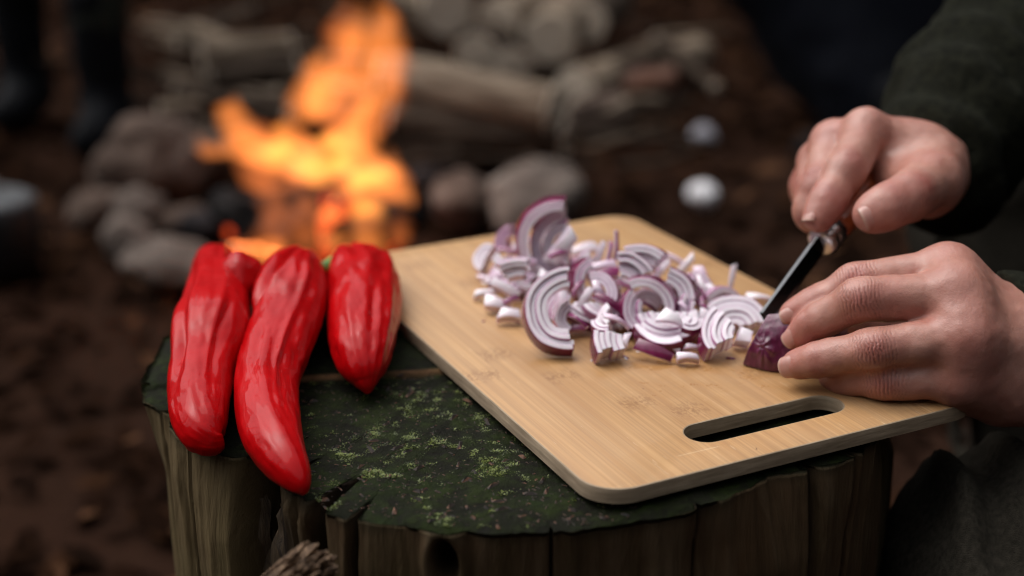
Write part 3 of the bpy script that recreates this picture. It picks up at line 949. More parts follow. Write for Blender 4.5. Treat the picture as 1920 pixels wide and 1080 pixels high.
# ------------------------------------------------------------------ cutting board
def board_mats():
    t = NT('bamboo_top')
    tc = t.n('TexCoord')
    sep = t.n('SeparateXYZ', Vector=tc.outputs['Object'])
    X, Y = sep.outputs[0], sep.outputs[1]          # X along the grain
    W = 0.0195
    row = t.math('FLOOR', t.math('DIVIDE', Y, W))
    wn_ = t.n('TexWhiteNoise', {'noise_dimensions': '1D'}, W=row)
    hsh = wn_.outputs['Value']
    wn2 = t.n('TexWhiteNoise', {'noise_dimensions': '1D'}, W=t.math('ADD', row, 17.3))
    fr = t.math('FRACT', t.math('DIVIDE', Y, W))
    # fine vessels along the grain
    v1 = t.n('CombineXYZ', X=t.math('ADD', t.math('MULTIPLY', X, 7.0), t.math('MULTIPLY', hsh, 40.0)), Y=t.math('MULTIPLY', Y, 700.0), Z=hsh)
    f1 = t.noise(v1, 1.0, 4, .6)
    v2 = t.n('CombineXYZ', X=t.math('ADD', t.math('MULTIPLY', X, 3.0), t.math('MULTIPLY', hsh, 70.0)), Y=t.math('MULTIPLY', Y, 190.0), Z=hsh)
    f2 = t.noise(v2, 1.0, 5, .6, .3)
    big = t.noise(tc.outputs['Object'], 13, 4, .6)
    c = t.ramp(f2, [(.28, (.37, .190, .074)), (.5, (.475, .272, .116)), (.72, (.56, .348, .170))])
    c = t.mix(t.math('MULTIPLY', t.ramp(f1, [(.40, (1, 1, 1)), (.58, (0, 0, 0))]), .62), c, (.30, .165, .078))
    c = t.mix(t.math('MULTIPLY', hsh, .30), c, (.41, .255, .135))
    c = t.mix(t.ramp(big, [(.4, (0, 0, 0)), (.75, (.45, .45, .45))]), c, (.38, .215, .10))
    # bamboo nodes: short bands of broken dark dashes, at a different place on each strip
    dx = t.math('SUBTRACT', t.math('FRACT', t.math('ADD', t.math('MULTIPLY', X, 4.7), wn2.outputs['Value'])), .5)
    band = t.math('SUBTRACT', 1.0, t.math('MULTIPLY', t.math('ABSOLUTE', dx), 17.0), True)
    vn = t.n('CombineXYZ', X=t.math('MULTIPLY', X, 260.0), Y=t.math('MULTIPLY', Y, 420.0), Z=hsh)
    nd = t.noise(vn, 1.0, 5, .7, .8)
    band = t.math('MULTIPLY', band, t.ramp(nd, [(.45, (0, 0, 0)), (.56, (1, 1, 1))]))
    c = t.mix(t.math('MULTIPLY', band, .8), c, (.21, .10, .042))
    # glue lines between strips
    seam = t.math('LESS_THAN', t.math('ABSOLUTE', t.math('SUBTRACT', fr, .5)), .487)
    c = t.mix(t.math('MULTIPLY', t.math('SUBTRACT', 1.0, seam), .22), c, (.24, .115, .045))
    # knife scratches and wet stains from the onion
    vs_ = t.coord((25, 420, 1), rot=(0, 0, .9))
    scr = t.noise(vs_, 1.0, 3, .5)
    vs2 = t.coord((420, 18, 1), rot=(0, 0, .35))
    scr2 = t.noise(vs2, 1.0, 3, .5)
    sc_ = t.math('MAXIMUM', t.math('GREATER_THAN', scr, .70), t.math('GREATER_THAN', scr2, .715))
    c = t.mix(t.math('MULTIPLY', sc_, .45), c, (.66, .49, .31))
    wet = t.ramp(t.noise(tc.outputs['Object'], 21, 5, .6, .4), [(.52, (0, 0, 0)), (.70, (1, 1, 1))])
    vd = t.n('VectorMath', {'operation': 'DISTANCE'}, i0=tc.outputs['Object']); vd.name = 'damp_centre'
    near = t.math('SUBTRACT', 1.25, t.math('DIVIDE', vd.outputs['Value'], .10), True)
    wet = t.math('MAXIMUM', t.math('MULTIPLY', wet, .25), t.math('MULTIPLY', near, t.ramp(t.noise(tc.outputs['Object'], 34, 5, .65, .5), [(.36, (0, 0, 0)), (.62, (1, 1, 1))])))
    c = t.mix(t.math('MULTIPLY', wet, .75), c, (.36, .175, .060))
    spk = t.math('GREATER_THAN', t.noise(tc.outputs['Object'], 150, 2, .4), .775)
    c = t.mix(t.math('MULTIPLY', spk, .7), c, (.11, .045, .02))
    rough = t.math('SUBTRACT', .48, t.math('MULTIPLY', wet, .30))
    h = t.math('ADD', t.math('MULTIPLY', f1, .7), t.math('MULTIPLY', sc_, -.8))
    top = t.bsdf(Base_Color=c, Roughness=rough, Specular_IOR_Level=.4, Normal=t.bump(h, .35, .0006))
    t = NT('bamboo_edge')
    co = t.coord((40, 40, 400))
    n1 = t.noise(co, 1, 5, .6); n2 = t.noise(t.coord((90, 90, 25)), 1, 5, .6)
    c = t.ramp(n1, [(.3, (.20, .145, .09)), (.55, (.33, .25, .165)), (.75, (.45, .35, .24))])
    c = t.mix(t.math('MULTIPLY', n2, .55), c, (.13, .090, .056))
    edge = t.bsdf(Base_Color=c, Roughness=.75, Normal=t.bump(n1, .4, .001))
    return top, edge
M_BTOP, M_BEDGE = board_mats()

def build_board():
    cn, cl, cr, cf = P(1123, 931, ZB), P(622, 488, ZB), P(1850, 749, ZB), P(1174, 400, ZB)
    xd = unit((cl - cn) + (cf - cr)); yd = unit(np.cross([0, 0, 1], xd))
    if (cr - cn) @ yd < 0: yd = -yd
    L = .5 * ((cl - cn) @ xd + (cf - cr) @ xd); Wd = .5 * ((cr - cn) @ yd + (cf - cl) @ yd)
    ctr = (cn + cl + cr + cf) / 4
    def loc(p): return np.array([(p - ctr) @ xd, (p - ctr) @ yd])
    rad = .021
    def rrect(hx, hy, r, n=14, c=(0, 0)):
        pts = []
        for sx, sy, a0 in ((1, 1, 0), (-1, 1, 90), (-1, -1, 180), (1, -1, 270)):
            for k in range(n + 1):
                a = math.radians(a0 + 90 * k / n)
                pts.append((c[0] + sx * (hx - r) + r * math.cos(a), c[1] + sy * (hy - r) + r * math.sin(a)))
        return pts
    outer = rrect(L / 2, Wd / 2, rad)
    s0, s1 = loc(P(1306, 812, ZB)), loc(P(1558, 757, ZB))
    sm = (s0 + s1) / 2; hl = abs(s1[1] - s0[1]) / 2 + .0062
    hole = rrect(.0108, hl, .0107, 10, (sm[0], (s0[1] + s1[1]) / 2))
    bm = bmesh.new()
    def loop(pts, z): return [bm.verts.new((p[0], p[1], z)) for p in pts]
    def inset(pts, d):
        a = np.array(pts); n = len(a)
        tg = np.roll(a, -1, 0) - np.roll(a, 1, 0); tg /= np.linalg.norm(tg, axis=1)[:, None] + 1e-12
        return a + np.stack([-tg[:, 1], tg[:, 0]], 1) * d
    zt, zb = 0.0, -TB
    b = .0008
    o_t, o_1, o_2, o_b = loop(inset(outer, b), zt), loop(inset(outer, b * .25), zt - b * .3), loop(outer, zt - b), loop(inset(outer, 0), zb)
    h_t, h_1, h_2, h_b = loop(inset(hole, -b), zt), loop(inset(hole, -b * .25), zt - b * .3), loop(hole, zt - b), loop(hole, zb)
    def strip(a, c, flip, mi):
        n = len(a)
        for i in range(n):
            q = (a[i], a[(i + 1) % n], c[(i + 1) % n], c[i])
            f = bm.faces.new(q[::-1] if flip else q); f.material_index = mi
    for a, c in ((o_t, o_1), (o_1, o_2), (o_2, o_b)): strip(a, c, True, 1)
    for a, c in ((h_t, h_1), (h_1, h_2), (h_2, h_b)): strip(a, c, False, 1)
    for (A, B, up) in ((o_t, h_t, True), (o_b, h_b, False)):
        es = []
        for lp in (A, B):
            for i in range(len(lp)):
                v1, v2 = lp[i], lp[(i + 1) % len(lp)]
                e = bm.edges.get((v1, v2)) or bm.edges.new((v1, v2)); es.append(e)
        r = bmesh.ops.triangle_fill(bm, use_beauty=True, use_dissolve=False, edges=es)
        for f in r['geom']:
            if isinstance(f, bmesh.types.BMFace):
                f.normal_update()
                if (f.normal.z > 0) != up: f.normal_flip()
                f.material_index = 0 if up else 1
                f.smooth = False
    me = bm_mesh('cutting_board', bm)
    o = link_mesh('cutting_board', me, [M_BTOP, M_BEDGE], smooth=False)
    for p in me.polygons:
        p.use_smooth = p.material_index == 1 and abs(p.normal.z) < .95
    me.set_sharp_from_angle(angle=math.radians(32))
    wc = loc(P(1290, 672, ZB))                 # damp from the cut onion
    M_BTOP.node_tree.nodes['damp_centre'].inputs[1].default_value = (wc[0], wc[1], 0)
    o.matrix_world = Matrix(((xd[0], yd[0], 0, ctr[0]), (xd[1], yd[1], 0, ctr[1]), (0, 0, 1, ZB), (0, 0, 0, 1)))
    tag(o, 'bamboo cutting board with a rounded handle slot lying on the stump', 'cutting board')
build_board()

# ------------------------------------------------------------------ peppers
def pepper_mat():
    t = NT('red_pepper_skin')
    co = t.coord()
    n1 = t.noise(co, 35, 5, .55); n2 = t.noise(co, 160, 3, .5)
    c = t.ramp(n1, [(.3, (.32, .0008, .0018)), (.55, (.39, .0011, .0026)), (.8, (.43, .0022, .0035))])
    h = t.math('ADD', t.noise(t.coord((1, 1, 1)), 70, 2, .45), t.math('MULTIPLY', t.noise(t.coord((.6, 1, 1)), 260, 2, .5), .10))
    return t.bsdf(Base_Color=c, Roughness=.40, Specular_IOR_Level=.05, Coat_Weight=.30, Coat_Roughness=.05, Subsurface_Weight=.12,
                  Subsurface_Radius=(.006, .001, .0008), Subsurface_Scale=.5, Normal=t.bump(h, .42, .0026))
M_PEP = pepper_mat()
t = NT('pepper_stem_green')
M_STEM = t.bsdf(Base_Color=(.10, .22, .03), Roughness=.5)
def pepper(rows, label, seed, lobes, sag=1.0, extra=None, stem=None, zadd=None, grooves=()):
    """rows: (x centre, y, half width) in the enlarged crop, from the stem end to the tip"""
    rows = np.array(rows, float)
    px = 280 + rows[:, 0] / 2.038; py = 430 + rows[:, 1] / 2.038; hw = rows[:, 2] / 2.038
    pts, rad = [], []
    for i in range(len(px)):
        z = ZS + .02
        for _ in range(6):
            p = P(px[i], py[i], z); r = hw[i] * depth(p) / FPX
            z = ZS + r * .93 + (zadd[i] if zadd else 0)
        pts.append(P(px[i], py[i], z)); rad.append(r)
    pts = np.array(pts); rad = np.array(rad)
    # smooth resample
    def cr(a, n):
        m = len(a); out = []
        for u in np.linspace(0, m - 1.0001, n):
            i = int(u); f = u - i
            p0, p1, p2, p3 = a[max(i - 1, 0)], a[i], a[min(i + 1, m - 1)], a[min(i + 2, m - 1)]
            out.append(.5 * ((2 * p1) + (-p0 + p2) * f + (2 * p0 - 5 * p1 + 4 * p2 - p3) * f * f + (-p0 + 3 * p1 - 3 * p2 + p3) * f ** 3))
        return np.array(out)
    n, nQ = 150, 128
    c = cr(pts, n); r = np.maximum(cr(rad[:, None], n)[:, 0], .0004)
    V = []
    T = np.gradient(c, axis=0); T /= np.linalg.norm(T, axis=1)[:, None]
    an = np.arange(nQ) / nQ * 2 * math.pi
    ups = []
    for k in range(n):
        tt = k / (n - 1)
        s = unit(np.cross(T[k], [0, 0, 1])); u = np.cross(s, T[k])
        tw = lobes[1] * tt + lobes[2]
        rr = np.ones(nQ)
        fade = math.sin(min(1, tt * 1.5 + .22) * math.pi * .5) * (1 - tt ** 3)
        rr += lobes[0] * fade * np.cos(lobes[3] * (an - tw))
        for (g0, w, dp, ta, tb, gt) in grooves:          # folds running along the fruit
            m = np.clip((tt - ta) / .12, 0, 1) * np.clip((tb - tt) / .12, 0, 1)
            dd = (an - (g0 + gt * tt) + math.pi) % (2 * math.pi) - math.pi
            rr -= .55 * dp * m * np.exp(-(dd / w) ** 2) * (1 + .35 * math.sin(tt * 23 + g0))
            rr += dp * .12 * m * np.exp(-((np.abs(dd) - 2 * w) / w) ** 2)
        q = np.stack([np.cos(an) * 1.1 + seed * 3.3, np.sin(an) * 1.1, np.full(nQ, tt * 3.6)], -1)
        rr += .085 * fbm(q, 2)
        q = np.stack([np.cos(an) * 3.6 + seed, np.sin(an) * 3.6, np.full(nQ, tt * 21.0)], -1)
        rr += (.040 + .035 * max(0, 1 - tt * 3)) * fbm(q, 2) * fade
        q = np.stack([np.cos(an) * 3.2 + seed, np.sin(an) * 3.2, np.full(nQ, tt * 46.0)], -1)
        rr += .0075 * vnoise(q) * fade
        off = (np.cos(an) * rr)[:, None] * s + (np.sin(an) * rr)[:, None] * u
        p = c[k] + off * r[k]
        V.append(p)
    V = np.array(V)
    zmin = ZS + .0012
    # sits on the stump, flattened a little where it touches; beyond the rim it hangs free
    inside = np.hypot(V[..., 0] - SC[0], V[..., 1] - SC[1]) < RIMR(np.arctan2(V[..., 1] - SC[1], V[..., 0] - SC[0])) + .004
    V[..., 2] = np.where(inside, np.maximum(V[..., 2], zmin), V[..., 2])
    F = []
    i = np.arange(nQ); i2 = (i + 1) % nQ
    for k in range(n - 1):
        F.append(np.stack([k * nQ + i, k * nQ + i2, (k + 1) * nQ + i2, (k + 1) * nQ + i], 1))
    F = [tuple(f) for f in np.concatenate(F)] + [tuple(range(nQ))[::-1], tuple((n - 1) * nQ + a for a in range(nQ))]
    root = empty('red_pepper', tuple(c[n // 2] * [1, 1, 0] + np.array([0, 0, ZS])))
    tag(root, label, 'pepper', 'red pointed peppers on the stump')
    link_mesh('fruit', mesh_np('fruit', V.reshape(-1, 3), F), M_PEP, root)
    if extra:       # the second shoulder of the fruit
        ex, ey, er, dd = extra
        p = P(280 + ex / 2.038, 430 + ey / 2.038, ZS + .029)
        bm = bmesh.new(); bmesh.ops.create_icosphere(bm, subdivisions=5, radius=1)
        for v in bm.verts:
            w = 1 + .13 * noise.noise(v.co * 1.3 + Vector((seed, 0, 0))) + .02 * noise.noise(v.co * 7)
            v.co *= w
            v.co = Vector((v.co.x * er[0], v.co.y * er[1], v.co.z * er[2]))
        m = bm_mesh('fruit_shoulder', bm)
        m.transform(Matrix.Translation(tuple(p)) @ Matrix.Rotation(dd, 4, 'Z'))
        link_mesh('fruit_shoulder', m, M_PEP, root)
    if stem:
        a = P(280 + stem[0] / 2.038, 430 + stem[1] / 2.038, ZS + .03); b = a + np.array(stem[2])
        lathe('stem', [(0, -.002), (.006, -.001), (.0045, .004), (.004, .016), (.0048, .021), (0, .022)], M_STEM, 20, root, a, b - a)
PI = math.pi
pepper([(247, 98, 14), (248, 105, 42), (252, 122, 70), (256, 150, 86), (254, 200, 100), (250, 300, 128), (234, 400, 148), (210, 500, 128), (194, 600, 121), (191, 690, 114), (205, 765, 94), (232, 808, 66), (256, 826, 36), (266, 831, 8)],
       'left red pepper with a second small shoulder and a long fold, farthest from the board', 1, (.03, .9, .6, 3), extra=(348, 195, (.0150, .020, .0180), .2), zadd=[.008, .008, .0077, .0070, .0058, .0040, .0022, .0010, 0, 0, 0, 0, 0, 0],
       grooves=((.62, .17, .40, .30, .66, .45), (2.05, .11, -.09, .06, .75, -.25), (1.5, .20, .06, .62, .95, .1), (2.75, .2, .16, .05, .4, 0)))
pepper([(556, 120, 16), (556, 127, 52), (556, 150, 92), (547, 200, 130), (537, 280, 143), (524, 350, 133), (494, 430, 131), (465, 510, 128), (446, 600, 121), (450, 700, 121), (473, 795, 112), (508, 870, 95), (548, 930, 72), (580, 980, 42), (596, 1012, 12)],
       'middle red pepper, longest and curved, its tip hanging over the stump rim', 2, (.025, 1.3, .2, 3), zadd=[.008, .008, .0077, .0066, .0052, .0040, .0026, .0013, .0005, 0, 0, 0, 0, 0, 0],
       grooves=((3.05, .17, .42, .09, .44, -7.0), (2.2, .10, -.10, .14, .72, -.35), (1.15, .14, .06, .40, .85, .2), (1.6, .22, -.05, .5, .95, .1)))
pepper([(790, 122, 26), (792, 130, 75), (802, 158, 114), (812, 200, 132), (820, 300, 134), (816, 400, 128), (816, 470, 116), (820, 535, 86), (828, 588, 46), (832, 615, 22), (832, 630, 5)],
       'right red pepper, shortest of the three, lying against the cutting board', 3, (.03, .5, .9, 3),
       grooves=((2.55, .12, -.10, .08, .9, -.1), (1.15, .16, .16, .05, .40, 1.0), (2.05, .14, .12, .30, .82, -.2), (1.1, .10, -.07, .35, .85, .2)), stem=(672, 152, (.004, .012, .001)))

# ------------------------------------------------------------------ chopped red onion
def onion_mat():
    t = NT('red_onion')
    co = t.coord()
    a = t.attr('skin'); dp = t.attr('deep')
    n1 = t.noise(co, 260, 3, .5)
    aa = t.math('ADD', a, t.math('MULTIPLY', t.math('SUBTRACT', n1, .5), .22), True)
    c = t.ramp(aa, [(0.0, (.79, .745, .775)), (.22, (.70, .61, .675)), (.5, (.53, .32, .46)), (.78, (.34, .085, .225)), (1.0, (.22, .022, .115))])
    n2 = t.noise(t.coord((1, 1, 1)), 120, 5, .65)
    deep = t.ramp(n2, [(.3, (.075, .004, .026)), (.55, (.15, .010, .052)), (.8, (.24, .03, .10))])
    c = t.mix(dp, c, deep)
    return t.bsdf(Base_Color=c, Roughness=.24, Specular_IOR_Level=.5, Coat_Weight=.35, Coat_Roughness=.06, Subsurface_Weight=.35, Subsurface_Radius=(.004, .0026, .003), Subsurface_Scale=.6,
                  Normal=t.bump(n1, .18, .0005))
M_ONION = onion_mat()
US = np.array([0, .06, .22, .5, .72, .86, .955, 1.0])
UV_ = np.array([.50, .20, .08, .04, .07, .20, .50, .92])
def layer_mesh(r0, r1, a0, a1, th, lean, outer, rs, pink=0.0, wav=.02, ph=0.0):
    nA = max(6, int((a1 - a0) / math.radians(6)))
    nZ = 4
    an = np.linspace(a0, a1, nA + 1)
    V, S, Dp, F = [], [], [], []
    def wob(a): return 1 + wav * np.sin(2 * a + ph) + wav * .5 * np.sin(5 * a + ph * 2)
    def add(a, u, z):
        r = (r0 + (r1 - r0) * u) * wob(a) * (1 - lean * (z / th) ** 2)
        return (r * math.cos(a), r * math.sin(a), z)
    def gridf(pts, n1, n2, flip):
        b = len(V)
        V.extend([p[0] for p in pts]); S.extend([p[1] for p in pts]); Dp.extend([p[2] for p in pts])
        for i in range(n1 - 1):
            for j in range(n2 - 1):
                q = (b + i * n2 + j, b + (i + 1) * n2 + j, b + (i + 1) * n2 + j + 1, b + i * n2 + j + 1)
                F.append(q[::-1] if flip else q)
    nu = len(US)
    jag = rs.uniform(-.04, .04, 4)
    for z, fl in ((th, True), (0.0, False)):
        gridf([(add(a, u, z - (th * .06 if u in (0, 1) and z > 0 else 0)), min(1, v * (1.0 if z > 0 else .9) + pink), 1.0 if (outer and u == 1) else 0) for a in an for u, v in zip(US, UV_)], nA + 1, nu, not fl)
    zs = np.linspace(0, th * .94, nZ)
    gridf([(add(a, 1.0, z), .95 if outer else .62, 1.0 if outer else .0) for a in an for z in zs], nA + 1, nZ, True)
    gridf([(add(a, 0.0, z), .22 + pink, 0.0) for a in an for z in zs], nA + 1, nZ, False)
    for a, fl in ((a0, False), (a1, True)):
        gridf([(add(a, u, z), min(1, v + pink), 1.0 if (outer and u == 1) else 0) for u, v in zip(US, UV_) for z in zs], nu, nZ, fl)
    return V, F, {'skin': S, 'deep': Dp}
_oc = [0]
GS = 'pieces of chopped red onion on the board'
def basis(tilt, az, roll=0.0):
    """local x,y in the cut plane, z out of the cut face; tilt 0 stands facing the viewer, 90 lies flat face up"""
    ct, st = math.cos(math.radians(tilt)), math.sin(math.radians(tilt))
    x = np.array([1.0, 0, 0]); y = np.array([0, st, ct]); z = np.array([0, -ct, st])
    ca, sa = math.cos(math.radians(az)), math.sin(math.radians(az))
    Rz = np.array([[ca, -sa, 0], [sa, ca, 0], [0, 0, 1]])
    x, y, z = Rz @ x, Rz @ y, Rz @ z
    cr_, sr = math.cos(math.radians(roll)), math.sin(math.radians(roll))
    return np.stack([x * cr_ + y * sr, -x * sr + y * cr_, z], 1)
def onion_slice(cx, cy, R, a0, a1, lab, nl=5, inner=.3, th=.008, tilt=30, az=0, z=.006, lean=.06, skin=True, slip=.0003, pink=0.0, name='onion_slice', sq=1.0, seed=None, group=GS):
    """cx, cy, R in the enlarged crop of the heap; z height of the arc's centre over the board (None: set so that it rests on it)"""
    _oc[0] += 1
    rs = np.random.RandomState(seed or _oc[0] * 7)
    X, Y = 860 + cx / 2.919, 350 + cy / 2.919
    c = P(X, Y, ZB + z)
    Rw = R / 2.919 * depth(c) / FPX
    B = basis(tilt, az)
    root = empty(name, tuple(c))
    tag(root, lab, 'onion', group)
    edges = [inner + (1 - inner) * (i / nl) ** .92 for i in range(nl + 1)]
    meshes = []
    ph_ = rs.rand() * 6
    lo = 1e9
    for i in range(nl):
        r0, r1 = Rw * edges[i], Rw * edges[i + 1] + .00002
        d0, d1 = rs.uniform(-2, 2, 2) + (rs.uniform(-3, 3, 2) if i < nl - 1 else 0)
        V, F, at = layer_mesh(r0, r1, math.radians(a0 + d0), math.radians(a1 + d1), th * rs.uniform(.9, 1.05), lean, skin and i == nl - 1, rs, pink + .02 + .06 * rs.rand(), .02, ph_)
        V = np.array(V); V[:, 1] *= sq
        V += .0006 * np.stack([vnoise(V * 90 + _oc[0] * 3.1 + 40 * k_) for k_ in range(3)], -1)
        V[:, 2] += rs.uniform(-1, 1) * slip
        Wd = c + V @ B.T
        lo = min(lo, Wd[:, 2].min())
        meshes.append((Wd, F, at))
    dz = ZB + .0004 - lo
    mv = np.zeros(3)
    if dz > 0 or z <= .0125:            # rests on the board: slide along the line of sight until it touches
        d_ = unit(c - CO); mv = d_ * (dz / d_[2])
    for Wd, F, at in meshes:
        Wd += mv
        link_mesh('layer', mesh_np('layer', Wd, np.array(F), at), M_ONION, root)
    return root
def onion_strip(cx, cy, ln, wd, ang, lab, z=.004, bend=.3, th=.0025, tilt=30, az=0, skin=.1, deep=0.0, name='onion_strip', flip=False):
    """a single bent strip of one onion layer; ang: its direction in the picture"""
    _oc[0] += 1
    X, Y = 860 + cx / 2.919, 350 + cy / 2.919
    c = P(X, Y, ZB + z); s = depth(c) / FPX / 2.919
    L, Wd, B = ln * s, wd * s, basis(tilt, az, ang)
    n, m = 16, 7
    V, F, S, Dp = [], [], [], []
    sg = -1 if flip else 1
    rq = np.random.RandomState(_oc[0] * 13 + 5)
    ca_, cb_ = rq.uniform(-.55, .55, 2)            # skewed knife cuts at both ends
    ta, tb = rq.uniform(.45, 1.0, 2)
    kc = rq.uniform(.10, .22)
    def pt(u, v, sd):
        w = ta + (tb - ta) * (u + .5)
        uu = u + v * (ca_ * (.5 - u) + cb_ * (u + .5)) * Wd / L * 1.0
        r = bend * L * (uu * uu * 4 - .5) * .5
        return (uu * L, v * Wd * w * (1 + .10 * math.sin(u * 5 + ca_ * 9)), -sg * r - kc * Wd * (4 * v * v) * .5 + (th if sd else 0))
    def sk(u, v, sd):
        e = abs(2 * v)
        return min(1, (skin + .10 * max(0, u) if sd else .5) + .30 * max(0, e - .8) / .2 * (1 if skin < .5 else 0))
    def patch(nu, nv, fn, flip_):
        b0 = len(V)
        for i in range(nu):
            for j in range(nv):
                p, sv, dv = fn(i / (nu - 1), j / (nv - 1)); V.append(p); S.append(sv); Dp.append(dv)
        for i in range(nu - 1):
            for j in range(nv - 1):
                q = (b0 + i * nv + j, b0 + (i + 1) * nv + j, b0 + (i + 1) * nv + j + 1, b0 + i * nv + j + 1)
                F.append(q[::-1] if flip_ else q)
    patch(n, m, lambda a, b_: (pt(a - .5, b_ - .5, 1), sk(a - .5, b_ - .5, 1), deep), False)
    patch(n, m, lambda a, b_: (pt(a - .5, b_ - .5, 0), sk(a - .5, b_ - .5, 0), 0), True)
    def wall(p0, p1, k):
        q = np.array(p0) * (1 - k) + np.array(p1) * k
        return tuple(q), (.75 if k > .9 and skin > .5 else .12 + .5 * (k < .1)), 0
    for v, fl in ((-.5, True), (.5, False)):
        patch(n, 3, lambda a, k, v=v: wall(pt(a - .5, v, 0), pt(a - .5, v, 1), k), not fl)
    for u, fl in ((-.5, False), (.5, True)):
        patch(m, 3, lambda a, k, u=u: wall(pt(u, a - .5, 0), pt(u, a - .5, 1), k), not fl)
    Wl = c + np.array(V) @ B.T
    dz = ZB + .0004 - Wl[:, 2].min()
    if dz > 0 or z <= .0065:
        d_ = unit(c - CO); Wl += d_ * (dz / d_[2])
    o = link_mesh(name, mesh_np(name, Wl, np.array(F), {'skin': S, 'deep': Dp}), M_ONION)
    tag(o, lab, 'onion', GS)
    return o
SL = onion_slice
# back and left of the heap
SL(560, 300, 255, 84, 268, 'biggest half ring of red onion standing upright at the back left of the heap', 2, .74, .016, 14, -8, .030, lean=.13, seed=3)
SL(590, 312, 205, 92, 272, 'pale half ring nested inside the biggest half ring', 2, .70, .014, 16, -12, .027, lean=.14, skin=False, seed=4, pink=.03)
SL(616, 326, 158, 98, 268, 'smaller pale half ring nested in front of the other nested one', 2, .62, .013, 18, -14, .026, lean=.16, skin=False, seed=5, pink=.02)
SL(630, 340, 112, 100, 262, 'white onion heart at the middle of the nested half rings', 2, .10, .012, 20, -14, .026, lean=.18, skin=False, seed=6)
onion_strip(500, 270, 230, 100, 62, 'lilac onion leaf filling the hollow of the biggest half ring', .026, .2, .003, 18, -5, .10)
onion_strip(560, 330, 210, 105, 52, 'white onion leaf filling the open side of the nested half rings', .030, .25, .003, 20, 5, .03)
onion_strip(585, 310, 150, 85, 48, 'broad white onion leaf at the front of the biggest half ring', .040, .25, .003, 18, 15, .02)
onion_strip(545, 372, 120, 38, 12, 'magenta edged onion sliver inside the biggest half ring', .034, .3, .003, 45, 10, .75, .35)
SL(560, 470, 150, 185, 262, 'stepped onion layers below the biggest half ring', 4, .3, .009, 35, 25, .018, slip=.002)
SL(320, 300, 100, 100, 230, 'magenta onion chunk behind the biggest half ring', 2, .35, .012, 15, -25, .020, pink=.25)
SL(175, 420, 85, 70, 260, 'rounded white onion end at the far left of the heap', 3, .05, .010, 40, -20, .012, skin=False)
SL(150, 470, 115, -75, 55, 'curved onion ring piece at the left end of the heap', 3, .55, .009, 45, -12, .010)
SL(330, 600, 215, 75, 128, 'ridged onion piece of thin layers leaning on the left of the heap', 5, .45, .014, 35, -5, .014, slip=.002)
SL(350, 640, 170, 60, 150, 'flat onion piece of magenta layers left of the front half ring', 4, .35, .010, 52, 5, .010, pink=.22)
onion_strip(140, 592, 105, 44, 8, 'white onion sliver lying alone at the left edge of the heap', .003, .15, .004, 55, 0, .06)
onion_strip(205, 655, 130, 72, -22, 'white onion wedge in front of the left end of the heap', .004, .25, .006, 50, 0, .10)
onion_strip(278, 716, 112, 68, -8, 'small white onion wedge nearest the front at the left of the heap', .004, .25, .006, 55, 5, .08)
onion_strip(285, 630, 90, 40, 25, 'pink onion sliver between the left wedges and the front half ring', .008, .25, .004, 45, 0, .7, .3)
onion_strip(160, 520, 130, 36, -25, 'pale onion strip at the left of the heap', .006, .3, .004, 45, 0, .25)
# front half ring
SL(592, 692, 248, 86, 270, 'front left half ring of red onion with its dark skin towards the peppers', 4, .50, .009, 40, 4, .016, lean=.06, seed=9, slip=.0005)
SL(560, 720, 130, 60, 190, 'loose inner onion ring leaning inside the front half ring', 2, .55, .010, 38, 25, .012, skin=True)
onion_strip(560, 640, 150, 90, 75, 'pale onion leaf standing inside the front half ring', .016, .3, .003, 25, 15, .12)
onion_strip(640, 790, 120, 40, 5, 'purple skinned onion end poking from under the front half ring', .004, .2, .005, 45, 0, .9, .6)
# middle
SL(785, 560, 262, 222, 318, 'boat shaped onion slice with dark skin facing the front edge', 4, .62, .010, 50, 0, .010, lean=.04, seed=13)
SL(800, 640, 150, 200, 335, 'white onion layers lying in the boat shaped slice', 3, .35, .006, 58, 6, .016, skin=False, slip=.002)
SL(1075, 885, 365, 166, 192, 'small block of onion layers cut off in front of the heap', 5, .54, .012, 54, 8, .006, lean=.02, sq=1.0, name='onion_block', slip=.0006)
onion_strip(690, 615, 150, 48, 62, 'curled white onion strip standing beside the boat shaped slice', .020, .35, .003, 20, -15, .08)
SL(770, 600, 130, -15, 120, 'purple inner onion ring in the middle of the heap', 3, .45, .010, 30, -20, .018, pink=.12)
onion_strip(815, 640, 170, 55, -38, 'dark purple onion strip lying across the middle of the heap', .020, .3, .004, 40, 10, .95, .8)
onion_strip(760, 565, 110, 62, -70, 'rolled pink onion piece in the middle of the heap', .024, .5, .003, 25, 0, .25)
SL(730, 520, 150, 105, 235, 'onion arc with a dark rim right of the biggest half ring', 2, .6, .011, 20, 22, .016)
onion_strip(810, 490, 130, 62, 4, 'magenta onion chunk at the top of the heap', .026, .2, .005, 50, 8, .9, .45)
onion_strip(790, 440, 150, 60, 10, 'pale pink onion leaf behind the magenta chunk', .026, .3, .003, 50, 0, .3)
onion_strip(858, 320, 165, 24, 88, 'thin purple onion strip sticking straight up at the back', .034, .12, .003, 5, 20, .8, .3)
onion_strip(820, 370, 140, 40, 75, 'purple onion strip leaning beside the upright one', .028, .2, .003, 15, 10, .55)
onion_strip(770, 370, 150, 52, 70, 'white onion strip leaning at the back of the heap', .026, .25, .003, 15, -8, .12)
onion_strip(690, 350, 150, 70, 15, 'white onion piece at the back behind the heap', .012, .25, .004, 50, 0, .12)
SL(900, 560, 200, 30, 100, 'ridged fan of onion layers behind the double arc', 6, .30, .012, 28, -10, .020, slip=.002, seed=21)
SL(985, 560, 250, 55, 115, 'back stack of long onion layers at the top of the heap', 6, .35, .010, 30, -18, .018, slip=.002, seed=22)
